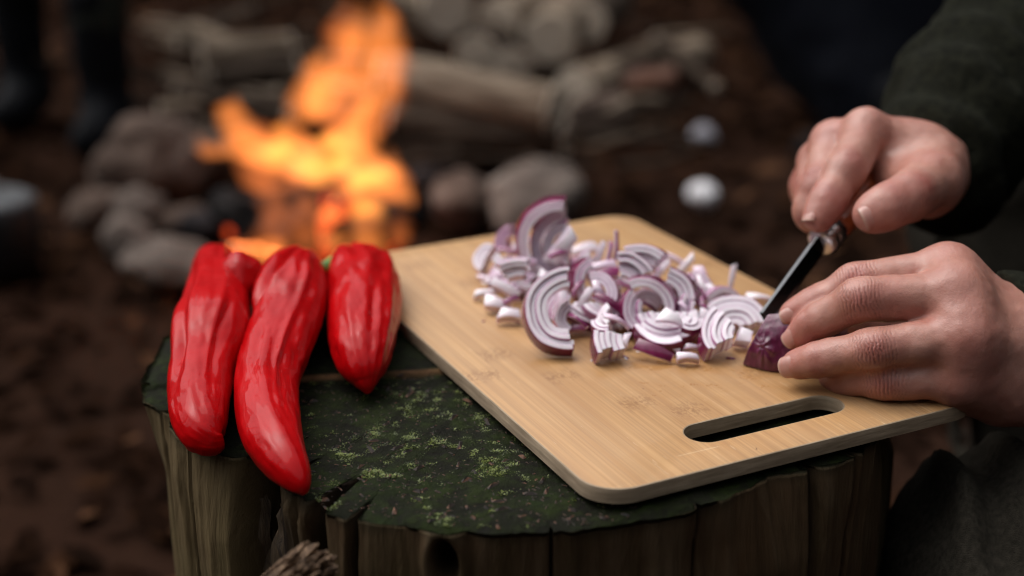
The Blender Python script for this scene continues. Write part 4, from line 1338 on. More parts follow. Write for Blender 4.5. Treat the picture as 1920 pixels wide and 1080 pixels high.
SL(1020, 665, 185, -10, 122, 'double arched onion slice in the centre of the heap', 2, .68, .012, 18, -10, .014, lean=.08, seed=23)
SL(1030, 670, 120, 0, 165, 'inner onion arch nested in the double arched slice', 3, .25, .009, 24, -6, .012, pink=.06, seed=24)
SL(1110, 640, 210, 8, 78, 'purple rimmed onion arc right of the double arch', 3, .55, .010, 25, -14, .014, seed=25)
SL(1290, 580, 115, -10, 150, 'small onion arc at the back right of the heap', 3, .35, .009, 28, -12, .012, seed=26)
SL(1230, 660, 130, 100, 215, 'white onion piece with a purple edge right of the middle', 2, .4, .010, 35, 10, .012, pink=.03)
SL(1310, 640, 110, 40, 180, 'square white onion block with a purple top near the fan slice', 2, .2, .012, 40, -4, .012, skin=False, pink=.05)
onion_strip(1060, 385, 160, 50, -12, 'white onion strip lying at the far back of the heap', .006, .2, .004, 55, 0, .08)
onion_strip(1160, 400, 170, 48, -28, 'pale lilac onion strip at the back right of the heap', .008, .25, .004, 50, 0, .25)
onion_strip(1245, 430, 130, 75, 55, 'white onion leaf standing at the back right of the heap', .010, .2, .003, 25, -15, .05)
onion_strip(1493, 508, 165, 62, 82, 'white onion strip standing alone at the right behind the fan slice', .010, .15, .003, 12, -5, .03)
onion_strip(1640, 618, 130, 40, -8, 'white onion sliver beside the knife tip', .004, .2, .004, 55, 0, .05)
onion_strip(1395, 580, 110, 70, -50, 'pale onion leaf behind the fan slice', .010, .3, .003, 35, 0, .1)
# right
SL(1508, 795, 205, 14, 168, 'fan shaped onion slice of many arcs facing the viewer beside the knife', 5, .12, .008, 44, -4, .009, lean=.03, seed=31, slip=.0006)
SL(1520, 865, 215, 118, 206, 'quarter slice of onion with a dark skin edge in front of the fan slice', 6, .18, .011, 60, 4, .006, lean=.04, sq=1.1, seed=32, slip=.0012)
SL(1140, 700, 178, 190, 345, 'upper white onion slice at the front right of the heap', 4, .25, .006, 50, 2, .014, skin=False, slip=.0012, seed=33)
SL(1140, 690, 228, 212, 330, 'lower onion slice with dark skin under the white one at the front right', 3, .55, .007, 56, 0, .008, seed=34)
onion_strip(1160, 720, 120, 95, -20, 'broad white onion leaf on the front right slices', .018, .3, .003, 50, 0, .03)
onion_strip(1260, 745, 110, 90, 30, 'white onion chunk between the front right slices and the quarter slice', .010, .3, .006, 45, 0, .04)
onion_strip(1330, 720, 90, 60, 70, 'small white onion chunk beside the fan slice', .010, .3, .006, 35, 0, .04)
onion_strip(1548, 842, 78, 86, 60, 'cube of white onion beside the held onion', .006, .25, .009, 45, 10, .03)
SL(1130, 770, 185, 205, 300, 'flap of purple onion skin lying face down nearest the handle slot', 1, .74, .009, 62, -6, .006, seed=36)
onion_strip(1110, 868, 210, 46, -14, 'white onion leaf lying on the purple flap at the front', .006, .2, .003, 48, -6, .05)
onion_strip(1070, 900, 215, 76, -18, 'purple flap of onion with a torn white edge at the front', .006, .2, .003, 35, -12, .95, .9)
onion_strip(1250, 945, 118, 55, -4, 'white onion chip at the front beside the purple flap', .005, .3, .005, 50, 0, .18)
onion_strip(1280, 890, 92, 42, -6, 'lilac onion chip behind the white chip at the front', .006, .3, .004, 50, 0, .3)
onion_strip(915, 842, 70, 50, 70, 'tiny translucent onion chip right of the small block', .003, .2, .003, 55, 0, .15)
# pieces that fill the inside of the heap, each beside a piece one can find
LAND = [(330, 330, 'magenta chunk behind the biggest half ring'), (420, 560, 'gap between the two largest half rings'), (250, 560, 'ridged piece at the left of the heap'), (640, 560, 'arc right of the biggest half ring'),
        (700, 470, 'top of the front half ring'), (900, 620, 'left foot of the double arch'), (960, 480, 'front of the back stack'), (880, 700, 'right end of the boat shaped slice'), (930, 740, 'gap between the boat shaped slice and the upper white slice'),
        (1010, 640, 'hollow of the double arch'), (1180, 560, 'top of the purple rimmed arc'), (1230, 560, 'gap behind the square white block'), (1340, 560, 'small arc at the back right'), (1200, 690, 'right foot of the double arch'),
        (1270, 700, 'front of the square white block'), (1330, 640, 'left end of the fan slice'), (1100, 460, 'right end of the back stack'), (740, 440, 'foot of the leaning white strip'), (640, 420, 'white heart of the nested rings'),
        (380, 450, 'ridged piece under the biggest half ring'), (500, 520, 'stepped layers below the biggest half ring'), (840, 560, 'rolled pink piece'), (1000, 420, 'white strip at the far back'), (1420, 640, 'back of the fan slice'),
        (1330, 500, 'pale leaf behind the fan slice'), (290, 480, 'curved ring piece at the left end'), (800, 700, 'middle of the boat shaped slice'), (640, 700, 'open side of the front half ring')]
rs0 = np.random.RandomState(44)
for k, (cx, cy, lm) in enumerate(LAND):
    if k % 2:
        a_ = rs0.uniform(0, 200)
        SL(cx, cy + 40, rs0.uniform(95, 150), a_, a_ + rs0.uniform(90, 150), 'layered onion piece at the ' + lm, int(rs0.randint(2, 5)), rs0.uniform(.2, .5), .009, rs0.uniform(20, 55), rs0.uniform(-25, 25), rs0.uniform(.006, .016),
           skin=rs0.rand() < .5, pink=.08 * rs0.rand(), slip=.002)
    else:
        onion_strip(cx, cy, rs0.uniform(110, 170), rs0.uniform(45, 80), rs0.uniform(-70, 70), 'onion sliver at the ' + lm, rs0.uniform(.006, .014), rs0.uniform(.1, .4), .0035, rs0.uniform(25, 60), rs0.uniform(-25, 25), rs0.choice([.05, .12, .3, .8]))

for k, (cx, cy, lm) in enumerate(LAND):
    cx += rs0.uniform(-45, 45); cy += rs0.uniform(-25, 40)
    if k % 3 == 2:
        a_ = rs0.uniform(0, 220)
        SL(cx, cy + 30, rs0.uniform(75, 120), a_, a_ + rs0.uniform(80, 140), 'purple onion shaving at the ' + lm, int(rs0.randint(2, 4)), rs0.uniform(.3, .6), .0035, rs0.uniform(40, 75), rs0.uniform(-30, 30), rs0.uniform(.008, .02), pink=.05 * rs0.rand(), slip=.001, name='onion_shaving')
    else:
        onion_strip(cx, cy, rs0.uniform(90, 190), rs0.uniform(20, 46), rs0.uniform(-80, 80), ('purple onion shred at the ', 'lilac onion shred at the ')[k % 3] + lm, rs0.uniform(.010, .022), rs0.uniform(.2, .6), .0016, rs0.uniform(20, 65), rs0.uniform(-30, 30),
                    (.85, .35)[k % 3], .5 if k % 3 == 0 else 0.0, name='onion_shred')
def onion_bits():
    V, F, S, Dp = [], [], [], []
    r5 = np.random.RandomState(9)
    for k in range(60):
        cx, cy = r5.uniform(120, 1640), r5.uniform(520, 960)
        if cx < 500 and cy > 760: continue
        q = P(860 + cx / 2.919, 350 + cy / 2.919, ZB); s_ = r5.uniform(.0006, .0017); an = r5.rand() * 6.28; e = r5.uniform(.8, 2.2)
        b0 = len(V); d_ = r5.rand() < .25
        for (u, v, w) in ((-e, -.5, .1), (e, -.7, .1), (e * .8, .6, .1), (-e * .8, .5, .1), (-.6 * e, -.2, .7), (.6 * e, -.2, .8), (.5 * e, .3, .8), (-.5 * e, .3, .7)):
            V.append((q[0] + s_ * (u * math.cos(an) - v * math.sin(an)), q[1] + s_ * (u * math.sin(an) + v * math.cos(an)), ZB + .0001 + s_ * w)); S.append(r5.uniform(0, .3)); Dp.append(1.0 if d_ else 0)
        F += [tuple(b0 + i for i in f) for f in ((0, 1, 5, 4), (1, 2, 6, 5), (2, 3, 7, 6), (3, 0, 4, 7), (4, 5, 6, 7))]
    o = link_mesh('onion_crumbs', mesh_np('onion_crumbs', V, np.array(F), {'skin': S, 'deep': Dp}), M_ONION, smooth=False)
    tag(o, 'tiny crumbs of onion scattered on the board', 'onion crumbs', kind='stuff')
onion_bits()
# ------------------------------------------------------------------ the cook: hands, sleeves, knees
def skin_mat():
    t = NT('skin')
    co = t.coord()
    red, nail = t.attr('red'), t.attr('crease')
    n1 = t.noise(co, 45, 4, .6); n2 = t.noise(co, 260, 3, .6)
    c = t.ramp(n1, [(.3, (.34, .152, .114)), (.55, (.405, .196, .150)), (.75, (.45, .235, .182))])
    c = t.mix(t.math('MULTIPLY', red, .8), c, (.35, .105, .085))
    c = t.mix(t.math('MULTIPLY', t.ramp(n2, [(.5, (0, 0, 0)), (.75, (1, 1, 1))]), .18), c, (.24, .10, .08))
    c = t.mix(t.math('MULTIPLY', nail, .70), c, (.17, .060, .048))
    vo = t.n('TexVoronoi', {'feature': 'DISTANCE_TO_EDGE'}, Vector=co, Scale=900.0)
    vo2 = t.n('TexVoronoi', {'feature': 'DISTANCE_TO_EDGE'}, Vector=t.coord((1, 1, 1), rot=(.4, .8, .3)), Scale=420.0)
    h = t.math('ADD', t.math('MULTIPLY', vo.outputs['Distance'], .6), t.math('ADD', t.math('MULTIPLY', vo2.outputs['Distance'], .8), t.math('MULTIPLY', n2, .8)))
    return t.bsdf(Base_Color=c, Roughness=.40, Specular_IOR_Level=.45, Subsurface_Weight=.25, Subsurface_Radius=(.006, .0022, .0012), Subsurface_Scale=.5,
                  Normal=t.bump(h, .20, .0008))
M_SKIN = skin_mat()
t = NT('fingernail')
_n = t.noise(t.coord((1, 1, 1)), 150, 3, .5)
M_NAIL = t.bsdf(Base_Color=t.ramp(t.attr('tip'), [(0, (.42, .215, .175)), (.84, (.41, .20, .165)), (.95, (.45, .27, .215)), (1, (.45, .30, .24))]), Roughness=.24, Specular_IOR_Level=.5,
                Subsurface_Weight=.2, Subsurface_Radius=(.003, .001, .0008), Subsurface_Scale=.4, Normal=t.bump(_n, .12, .0008))

def build_hand(fingers, palm, extra_groups, h, mid_, ext_):
    f = Field()
    f.group(palm, .016, .016)
    for g, ki, ko in extra_groups:
        f.group(g, ki, ko)
    for fg in fingers:
        J, Rr = fg['J'], fg['R']
        prims = []
        for i in range(len(J) - 1):
            prims.append((J[i], J[i + 1], Rr[i], Rr[i + 1]))
        # knuckle swelling and finger pad
        for i in range(1, len(J) - 1):
            u = fg['u'][min(i, len(fg['u']) - 1)]
            prims.append((J[i] + u * Rr[i] * .07 - unit(J[i + 1] - J[i - 1]) * .003, J[i] + u * Rr[i] * .07 + unit(J[i + 1] - J[i - 1]) * .003, Rr[i] * .97, Rr[i] * .97))
        for i in range(len(J) - 1):      # fleshy underside between the joints
            u = fg['u'][min(i, len(fg['u']) - 1)]; mid = (J[i] + J[i + 1]) / 2; q_ = (J[i + 1] - J[i]) * .22
            rm = (Rr[i] + Rr[i + 1]) / 2
            prims.append((mid - u * rm * .10 - q_, mid - u * rm * .10 + q_, rm * .97, rm * .97))
        f.group(prims, .005, fg.get('k', .0045))
    lo, hi = f.bounds()
    lo, hi = np.maximum(lo - .006, mid_ - ext_), np.minimum(hi + .006, mid_ + ext_)
    S = f.grid(lo, hi, h)
    V, Q = surface_nets(S, lo, h)
    N = grad(f, V)
    red = np.zeros(len(V)); cre = np.zeros(len(V)); dis = np.zeros(len(V))
    for fi, fg in enumerate(fingers):
        J, Rr = fg['J'], fg['R']
        for i in range(1, len(J) - 1):
            a = unit(J[i + 1] - J[i - 1]); u = unit(fg['u'][min(i, len(fg['u']) - 1)] - a * (fg['u'][min(i, len(fg['u']) - 1)] @ a)); s = np.cross(a, u)
            sel = np.nonzero(np.linalg.norm(V - J[i], axis=1) < .021)[0]
            W_ = V[sel]; rel = W_ - J[i]
            x, y, z = rel @ a, rel @ s, rel @ u
            rj = Rr[i]
            rad_ = np.sqrt(y * y + z * z)
            near = np.exp(-np.maximum(0, rad_ - rj * 1.5) / .002)
            dors = np.clip(z / rj * 1.3 + .1, 0, 1) * near
            wv = 1 + .25 * vnoise(np.stack([x * 500, y * 500, z * 500 + fi * 9], -1))
            if i == len(J) - 2:      # joint next to the nail: a few fine lines across
                env = np.exp(-(x / .0034) ** 2) * dors
                dis[sel] -= env * .00026 * (np.sin(x * 2 * math.pi / .0019 + 1.6 * wv + fi) ** 4)
                cre[sel] += env * .40 * (np.sin(x * 2 * math.pi / .0019 + 1.6 * wv + fi) ** 8)
                red[sel] += .25 * np.exp(-(x / .005) ** 2) * dors
            else:                    # middle joint: loose oval folds
                bow = x * (1 + 0 * y) + np.sign(x) * -.00006 * (y / .003) ** 2 + .0007 * vnoise(np.stack([x * 240, y * 420, z * 240 + fi * 5], -1)) + .0002 * vnoise(np.stack([x * 700, y * 900, z * 700 + fi * 5], -1))
                env = np.exp(-(np.sqrt((x / .0056) ** 2 + (y / .0078) ** 2)) ** 4) * dors
                w = np.abs(np.sin(bow * 2 * math.pi / .0040 + .7 + fi)) * .9 + .1 * np.abs(np.sin(y * 2 * math.pi / .0060 + 3 * vnoise(W_ * 300)))
                env2 = np.exp(-((np.abs(x) - .0075) / .0042) ** 2) * dors
                w2 = np.abs(np.sin(x * 2 * math.pi / .0036 + 2.2 * vnoise(np.stack([y * 260, x * 130, z * 10 + fi], -1))))
                dis[sel] -= .00075 * env * (1 - w) ** 2 + .00040 * env2 * (1 - w2) ** 2
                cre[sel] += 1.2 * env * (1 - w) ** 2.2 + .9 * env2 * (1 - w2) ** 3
                red[sel] += .75 * np.exp(-(x / .0085) ** 2 - (y / .009) ** 2) * dors
        # reddened finger tips and knuckles
        d = np.linalg.norm(V - J[-1], axis=1)
        red += .55 * np.exp(-(d / (Rr[-1] * 2.0)) ** 2)
        d = np.linalg.norm(V - J[0] - fg['u'][0] * Rr[0] * .6, axis=1)
        red += fg.get('kn', .55) * np.exp(-(d / .013) ** 2)
        if fg.get('kn', .55) > 0:
            x = (V - J[0]) @ unit(J[1] - J[0])
            sel = np.nonzero(d < .028)[0]; x = x[sel]
            m = np.exp(-(d[sel] / .012) ** 2)
            ww = np.abs(np.sin(x * 2 * math.pi / .0046 + 2.5 * vnoise(V[sel] * 170 + fi)))
            dis[sel] -= m * .00010 * (1 - ww) ** 2
            cre[sel] += m * .22 * (1 - ww) ** 4
    dis += .00035 * fbm(V * 120, 2) + .0006 * vnoise(V * 60 + 4)
    red += .35 * np.clip(fbm(V * 60 + 9, 3), 0, 1)
    V = V + N * dis[:, None]
    nails = []
    for fi, fg in enumerate(fingers):
        if not fg.get('nail', True):
            continue
        J, Rr = fg['J'], fg['R']
        a = unit(J[-1] - J[-2]); u = unit(fg['nu'] - a * (fg['nu'] @ a)); s = np.cross(a, u)
        L, Wn = fg.get('nl', .0115), fg.get('nw', .92)
        tip = J[-1] + a * Rr[-1] * .86
        n1, n2 = 15, 17
        pts, tv = [], []
        for i in range(n1):
            for j in range(n2):
                b = (j / (n2 - 1) - .5) * 2
                tt = i / (n1 - 1)
                xx = -L * (1 - tt) * (1 - .22 * b * b * (1 - tt)) - .0016 * b * b * tt + .0004
                p = tip + a * xx
                p = p - a * 0
                ang = b * Wn
                # start from the finger axis level of the last bone
                k = np.clip(((p - J[-2]) @ a) / np.linalg.norm(J[-1] - J[-2]), 0, 1)
                base = J[-2] + (J[-1] - J[-2]) * k + a * ((p - J[-2]) @ a - k * np.linalg.norm(J[-1] - J[-2]))
                dirv = math.cos(ang) * u + math.sin(ang) * s
                pts.append((base - u * .001, dirv, tt, b)); tv.append(tt)
        fo = Field()
        fo.group([(J[i], J[i + 1], Rr[i], Rr[i + 1]) for i in range(len(J) - 1)], .005, .005)
        B0 = np.array([q[0] for q in pts]); Dv = np.array([q[1] for q in pts])
        pos = B0 + Dv * .02
        for _ in range(40):
            dd = fo(pos)
            pos = pos - Dv * np.clip(dd, -.002, .004)[:, None] * .8
        tt = np.array([q[2] for q in pts]); bb = np.array([q[3] for q in pts])
        # at the free edge the nail runs straight on instead of following the round tip
        rad_ = np.einsum('ij,ij->i', pos - B0, Dv)
        R2 = rad_.reshape(n1, n2)
        for i in range(n1):
            if i > n1 * .55:
                R2[i] = np.maximum(R2[i], R2[int(n1 * .55)] * (1 - .10 * ((i / (n1 - 1) - .55) / .45) ** 1.5))
        rad_ = R2.ravel()
        off = .00050 - .0010 * np.abs(bb) ** 4 - .0010 * np.clip(1 - tt * 7, 0, 1) + .0002 * tt
        top = B0 + Dv * (rad_ + off)[:, None]
        bot = top - Dv * .0007
        VV = np.concatenate([top, bot]); FF = []
        nn = n1 * n2
        for i in range(n1 - 1):
            for j in range(n2 - 1):
                q = (i * n2 + j, i * n2 + j + 1, (i + 1) * n2 + j + 1, (i + 1) * n2 + j)
                FF.append(q); FF.append(tuple(nn + x for x in q[::-1]))
        bd = [(i, 0) for i in range(n1)] + [(n1 - 1, j) for j in range(1, n2)] + [(i, n2 - 1) for i in range(n1 - 2, -1, -1)] + [(0, j) for j in range(n2 - 2, 0, -1)]
        ids = [i * n2 + j for i, j in bd]
        for k in range(len(ids)):
            x, y = ids[k], ids[(k + 1) % len(ids)]
            FF.append((x, y, nn + y, nn + x))
        nails.append((VV, FF, np.concatenate([tt, tt])))
    return V, Q, red, cre, nails

def c2(x, y, d):      # enlarged crop of the hand on the board
    return D(1340 + x / 2.919, 430 + y / 2.919, d)
def c1(x, y, d):      # enlarged crop of the knife hand
    return D(1380 + x / 3.552, 180 + y / 3.552, d)
TOC = -CW
def fv(*v): return unit(np.array(v, float))
# left hand, on edge on the board, back of the hand to the viewer
uL = fv(-.10, -.93, .36)
LH = [
    dict(J=[c2(1275, 222, .768), c2(785, 292, .775), c2(570, 402, .783), c2(426, 466, .787)], R=[.0118, .0098, .0084, .0072], u=[fv(0, -.6, .8), fv(-.1, -.7, .7), fv(-.2, -.8, .55)], nu=fv(-.30, -.88, .36), nl=.0100, nw=.72),
    dict(J=[c2(1320, 366, .748), c2(800, 384, .752), c2(548, 516, .768), c2(456, 586, .775)], R=[.0122, .0106, .0083, .0072], u=[uL, uL, fv(-.3, -.9, .25)], nu=fv(-.80, -.58, .15), nl=.0118, nw=.9),
    dict(J=[c2(1370, 592, .737), c2(866, 655, .740), c2(590, 708, .752), c2(446, 740, .762)], R=[.0118, .0100, .0083, .0079], u=[uL, uL, fv(-.2, -.95, .2)], nu=fv(-.42, -.88, .22), nl=.0118, nw=.95),
    dict(J=[c2(1340, 822, .744), c2(925, 828, .747), c2(720, 818, .760), c2(640, 806, .770)], R=[.0112, .0086, .0074, .0066], u=[uL, fv(0, -1, .15), uL], nu=uL, nail=False),
    # thumb behind the other fingers, pressed against the far side of the onion
    dict(J=[c2(1560, 420, .800), c2(1130, 470, .845), c2(820, 500, .850), c2(610, 520, .832)], R=[.0135, .0120, .0108, .0092], u=[fv(0, 0, 1), fv(0, 0, 1), fv(0, 0, 1)], nu=fv(0, .4, 1), nail=False, kn=0),
]
wl = c2(1790, 640, .772); wl2 = c2(2300, 760, .800)
palmL = []
carp = [c2(1670, 535, .776), c2(1700, 610, .764), c2(1720, 690, .760), c2(1700, 775, .768)]
for fg, cp, rr in zip(LH[:4], carp, (.0150, .0150, .0150, .0150)):
    palmL.append((fg['J'][0] + (-fg['u'][0]) * .0012, cp, fg['R'][0] * 1.02, rr))
palmL += [(c2(1320, 310, .775), c2(1420, 740, .762), .0125, .0135), (LH[0]['J'][0], LH[1]['J'][0], .0112, .0114), (LH[1]['J'][0], LH[2]['J'][0], .0114, .0112), (LH[2]['J'][0], LH[3]['J'][0], .0112, .0108), (c2(1560, 450, .792), c2(1560, 780, .768), .0145, .017),
          (carp[1], c2(1960, 680, .782), .0175, .0205), (carp[3], c2(1960, 730, .782), .0175, .020), (carp[0], c2(1960, 650, .786), .0165, .019),
          (c2(1420, 860, .758), c2(1680, 870, .770), .0140, .0165), (c2(1560, 900, .768), c2(1800, 820, .778), .0135, .018),
          (c2(1960, 640, .782), wl2, .0235, .034)]
tendL = []
for fg, cp in zip(LH[:4], carp):
    u = fg['u'][0]
    tendL.append((fg['J'][0] + u * (fg['R'][0] * .55), cp + u * .0115, .0052, .0030))
for fg in LH[:4]:
    u = fg['u'][0]
    tendL.append((fg['J'][0] + u * .0006, fg['J'][0] + u * .0012, fg['R'][0] * .96, fg['R'][0] * .94))

# right hand gripping the knife
uR = fv(-.45, -.55, .70)
uI = fv(.05, -.86, .50)
RH = [
    dict(J=[c1(862, 240, .868), c1(735, 490, .836), c1(615, 690, .826), c1(545, 815, .822)], R=[.0125, .0108, .0098, .0082], u=[fv(.1, -.6, .8), uI, uI], nu=fv(-.86, -.42, .30), nl=.0120, nw=.75, kn=.35),
    dict(J=[c1(640, 312, .885), c1(560, 600, .855), c1(505, 770, .855), c1(600, 850, .872)], R=[.0122, .0106, .0095, .0082], u=[fv(-.3, -.5, .8), fv(-.6, -.75, .1), fv(-.6, -.7, -.2)], nu=uR, nail=False, kn=.35),
    dict(J=[c1(535, 425, .905), c1(505, 640, .885), c1(520, 760, .890), c1(640, 800, .905)], R=[.0112, .0100, .0090, .0080], u=[fv(-.5, -.5, .7), fv(-.8, -.6, .1), fv(-.8, -.6, 0)], nu=uR, nail=False, kn=.3),
    dict(J=[c1(545, 500, .925), c1(478, 590, .912), c1(490, 680, .915), c1(600, 740, .925)], R=[.0105, .0094, .0082, .0072], u=[fv(-.5, -.5, .7), fv(-.8, -.6, .1), fv(-.8, -.6, 0)], nu=uR, nail=False, kn=.3),
    dict(J=[c1(1310, 560, .842), c1(1150, 668, .812), c1(1010, 735, .804), c1(893, 795, .802)], R=[.0155, .0128, .0120, .0098], u=[fv(.3, -.8, .5), fv(0, -.85, .5), fv(-.1, -.9, .4)], nu=fv(-.10, -.93, .28), nl=.0140, nw=.92, kn=.1, k=.007),
]
wr2 = c1(1800, -260, 1.01); wr1 = c1(1330, 420, .930)
palmR = [(RH[0]['J'][0], c1(1180, 400, .880), .0140, .0185), (RH[1]['J'][0], c1(1120, 430, .900), .0125, .0185), (RH[2]['J'][0], c1(1080, 470, .912), .0115, .018), (RH[3]['J'][0], c1(1060, 540, .920), .0110, .018),
         (c1(1180, 400, .880), c1(1260, 480, .880), .0185, .019), (c1(1120, 520, .905), c1(1280, 540, .890), .018, .019),
         (RH[4]['J'][0], c1(1290, 480, .868), .0158, .0170), (c1(1290, 640, .852), c1(1290, 560, .870), .0150, .0165),
         (c1(1270, 500, .885), wr1, .0190, .0215), (wr1, wr2, .0215, .030)]
webR = [(c1(1010, 470, .868), c1(1120, 560, .852), .0090, .0110), (c1(960, 560, .872), c1(1100, 600, .850), .0060, .0085)]
tendR = [(RH[0]['J'][0] + fv(.1, -.6, .8) * .0025, RH[0]['J'][0] + fv(.1, -.6, .8) * .003, .0122, .0118), (RH[1]['J'][0] + fv(-.3, -.5, .8) * .002, RH[1]['J'][0] + fv(-.3, -.5, .8) * .003, .0120, .0118)]

HH = .0006
hl = build_hand(LH, palmL, [(tendL, .006, .006)], HH, c2(1250, 600, .76), .088)
hr = build_hand(RH, palmR, [(webR, .01, .012), (tendR, .006, .006)], HH, c1(960, 520, .87), .105)

# head, neck and trunk under the clothes (out of the picture): same body
fb = Field()
SHL, SHR = np.array([.60, .66, .80]), np.array([.62, 1.02, .82])
HIPL, HIPR = np.array([.70, .72, .40]), np.array([.70, .95, .40])
ELL, ELR = np.array([.545, .60, .50]), c1(1960, -330, 1.03)
KNL, KNR = D(1930, 1155, .80), np.array([.42, 1.10, .40])
HEAD = np.array([.53, .83, 1.06])
fb.group([(np.array([.70, .84, .42]), np.array([.64, .84, .78]), .115, .125), (SHL, SHR, .055, .055), (np.array([.63, .84, .82]), np.array([.57, .83, 1.0]), .055, .05)], .06, .06)
fb.group([(HEAD + [0, 0, .03], HEAD + [.02, 0, .05], .078, .085), (HEAD + [-.035, 0, -.05], HEAD + [-.02, 0, 0], .045, .06), (HEAD + [-.092, 0, 0.02], HEAD + [-.100, 0, -.005], .010, .014),
          (HEAD + [0.01, .083, .005], HEAD + [0.015, .086, .03], .010, .012), (HEAD + [0.01, -.083, .005], HEAD + [0.015, -.086, .03], .010, .012)], .02, .03)
fb.group([(SHL, ELL, .05, .042), (ELL, c2(2300, 760, .80), .042, .034)], .03, .03)
fb.group([(SHR, ELR, .05, .042), (ELR, wr2, .042, .030)], .03, .03)
fb.group([(HIPL, KNL, .075, .055), (KNL, KNL + np.array([.05, .05, -.40]), .052, .04), (HIPR, KNR, .075, .055), (KNR, KNR + np.array([.06, 0, -.37]), .052, .04)], .04, .05)
lo, hi = fb.bounds()
SB = fb.grid(lo - .02, hi + .02, .008)
vb, qb = surface_nets(SB, lo - .02, .008)
n0, n1_ = len(hl[0]), len(hr[0])
VV = np.concatenate([hl[0], hr[0], vb]); QQ = np.concatenate([hl[1], hr[1] + n0, qb + n0 + n1_])
red = np.clip(np.concatenate([hl[2], hr[2], np.zeros(len(vb))]), 0, 1); cre = np.clip(np.concatenate([hl[3], hr[3], np.zeros(len(vb))]), 0, 1)
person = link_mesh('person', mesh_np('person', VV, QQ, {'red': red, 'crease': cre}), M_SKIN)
tag(person, 'person in a dark green fleece holding an onion and cutting it with a small knife', 'person')
for nv, nf, nt in hl[4] + hr[4]:
    link_mesh('fingernail', mesh_np('fingernail', nv, nf, {'tip': nt}), M_NAIL, person)

# clothes
def cloth_mat(name, a, b, scale, rough=.95, sheen=.0, bd=.003):
    t = NT(name)
    n1 = t.noise(t.coord(), scale, 5, .65); n2 = t.noise(t.coord(), scale * 6, 3, .6)
    c = t.ramp(n1, [(.35, a), (.65, b)])
    return t.bsdf(Base_Color=c, Roughness=rough, Specular_IOR_Level=.1, Sheen_Weight=sheen, Sheen_Roughness=.5, Normal=t.bump(t.math('ADD', n1, n2), .8, bd))
M_FLEECE = cloth_mat('olive_fleece', (.0065, .0070, .0042), (.020, .0205, .0122), 160, bd=.005)
M_TROUS = cloth_mat('grey_trousers', (.019, .0165, .012), (.037, .032, .024), 260, bd=.0015)
M_NAVY = cloth_mat('navy_cloth', (.0022, .0028, .0048), (.005, .006, .010), 60)
M_OLIVE2 = cloth_mat('grey_green_cloth', (.012, .014, .011), (.026, .029, .023), 60)
M_BLACKC = cloth_mat('black_cloth', (.0015, .0015, .0015), (.004, .0038, .0038), 60)
M_BOOT = plain('black_rubber', (.003, .0033, .0045), .8, .3, 20, .2)
def garment(name, prims_groups, h, mat, parent, amp=.003, folds=(), fsc=30, cut=None):
    f = Field()
    for g, ki, ko in prims_groups: f.group(g, ki, ko)
    lo, hi = f.bounds(); lo, hi = lo - .015, hi + .015
    S = f.grid(lo, hi, h)
    ax = [lo[i] + h * np.arange(S.shape[i]) for i in range(3)]
    q = np.stack(np.meshgrid(*ax, indexing='ij'), -1)
    S = S + amp * fbm(q * fsc, 3).astype(np.float32)
    for (a, b, per, fa) in folds:           # creases round a bent sleeve
        d = unit(b - a); x = (q - a) @ d; L = np.linalg.norm(b - a)
        m = np.clip(x / .03 + .5, 0, 1) * np.clip((L - x) / .03 + .5, 0, 1)
        ph = 2.5 * vnoise(q * 22)
        S = S - (fa * m * np.sin(x * 2 * math.pi / per + ph)).astype(np.float32)
    if cut is not None:
        S = np.maximum(S, cut(q).astype(np.float32))
    V, Q = surface_nets(S, lo, h)
    return link_mesh(name, mesh_np(name, V, Q), mat, parent)
cuffR_c, cuffR_d = c1(1330, 330, .905), None
RW0 = c1(1250, 300, .925); RW1 = c1(1760, -330, 1.00)
garment('sleeve', [([(c1(1340, 330, .945), c1(1600, -60, .985), .042, .046), (c1(1600, -60, .985), ELR, .046, .060), (ELR, SHR, .060, .075),
                      (c1(1430, 560, .955), c1(1530, 200, .97), .036, .044)], .03, .03)], .003, M_FLEECE, person, .0025, [(c1(1320, 330, .925), ELR, .034, .0028)], 40)
garment('sleeve', [([(c2(1600, 590, .784), c2(1900, 690, .788), .036, .040), (c2(1900, 690, .788), c2(2400, 760, .81), .040, .050), (c2(2400, 720, .81), ELL, .050, .065), (ELL, SHL, .065, .08)], .02, .03)],
        .003, M_FLEECE, person, .0022, [], 40, cut=lambda q: -((q - c2(1590, 300, .78)) @ unit(c2(2560, 60, .78) - c2(1590, 300, .78))))
garment('jacket', [([(np.array([.70, .84, .40]), np.array([.65, .84, .78]), .175, .165), (SHL, SHR, .085, .085), (np.array([.64, .84, .80]), np.array([.60, .84, .92]), .10, .075)], .08, .05)],
        .008, M_FLEECE, person, .006, [], 14)
garment('trousers', [([(HIPL, KNL, .115, .082), (KNL, KNL + np.array([.05, .05, -.42]), .080, .062)], .05, .05), ([(HIPR, KNR, .11, .075), (KNR, KNR + np.array([.06, 0, -.36]), .072, .055)], .05, .05),
                     ([(HIPL, HIPR, .13, .13)], .05, .05)], .005, M_TROUS, person, .004, [(KNL - np.array([.1, 0, 0]), HIPL, .045, .007)], 22)
for kn, dx in ((KNL, np.array([.05, .05, 0])), (KNR, np.array([.06, 0, 0]))):
    a = kn + dx; a[2] = .05
    garment('boot', [([(a + [0, 0, .10], a + [0, 0, 0], .058, .055), (a + [0, 0, -.005], a + [-.15, 0, -.012], .048, .040)], .04, .04)], .006, M_BOOT, person, .002)
hair = []
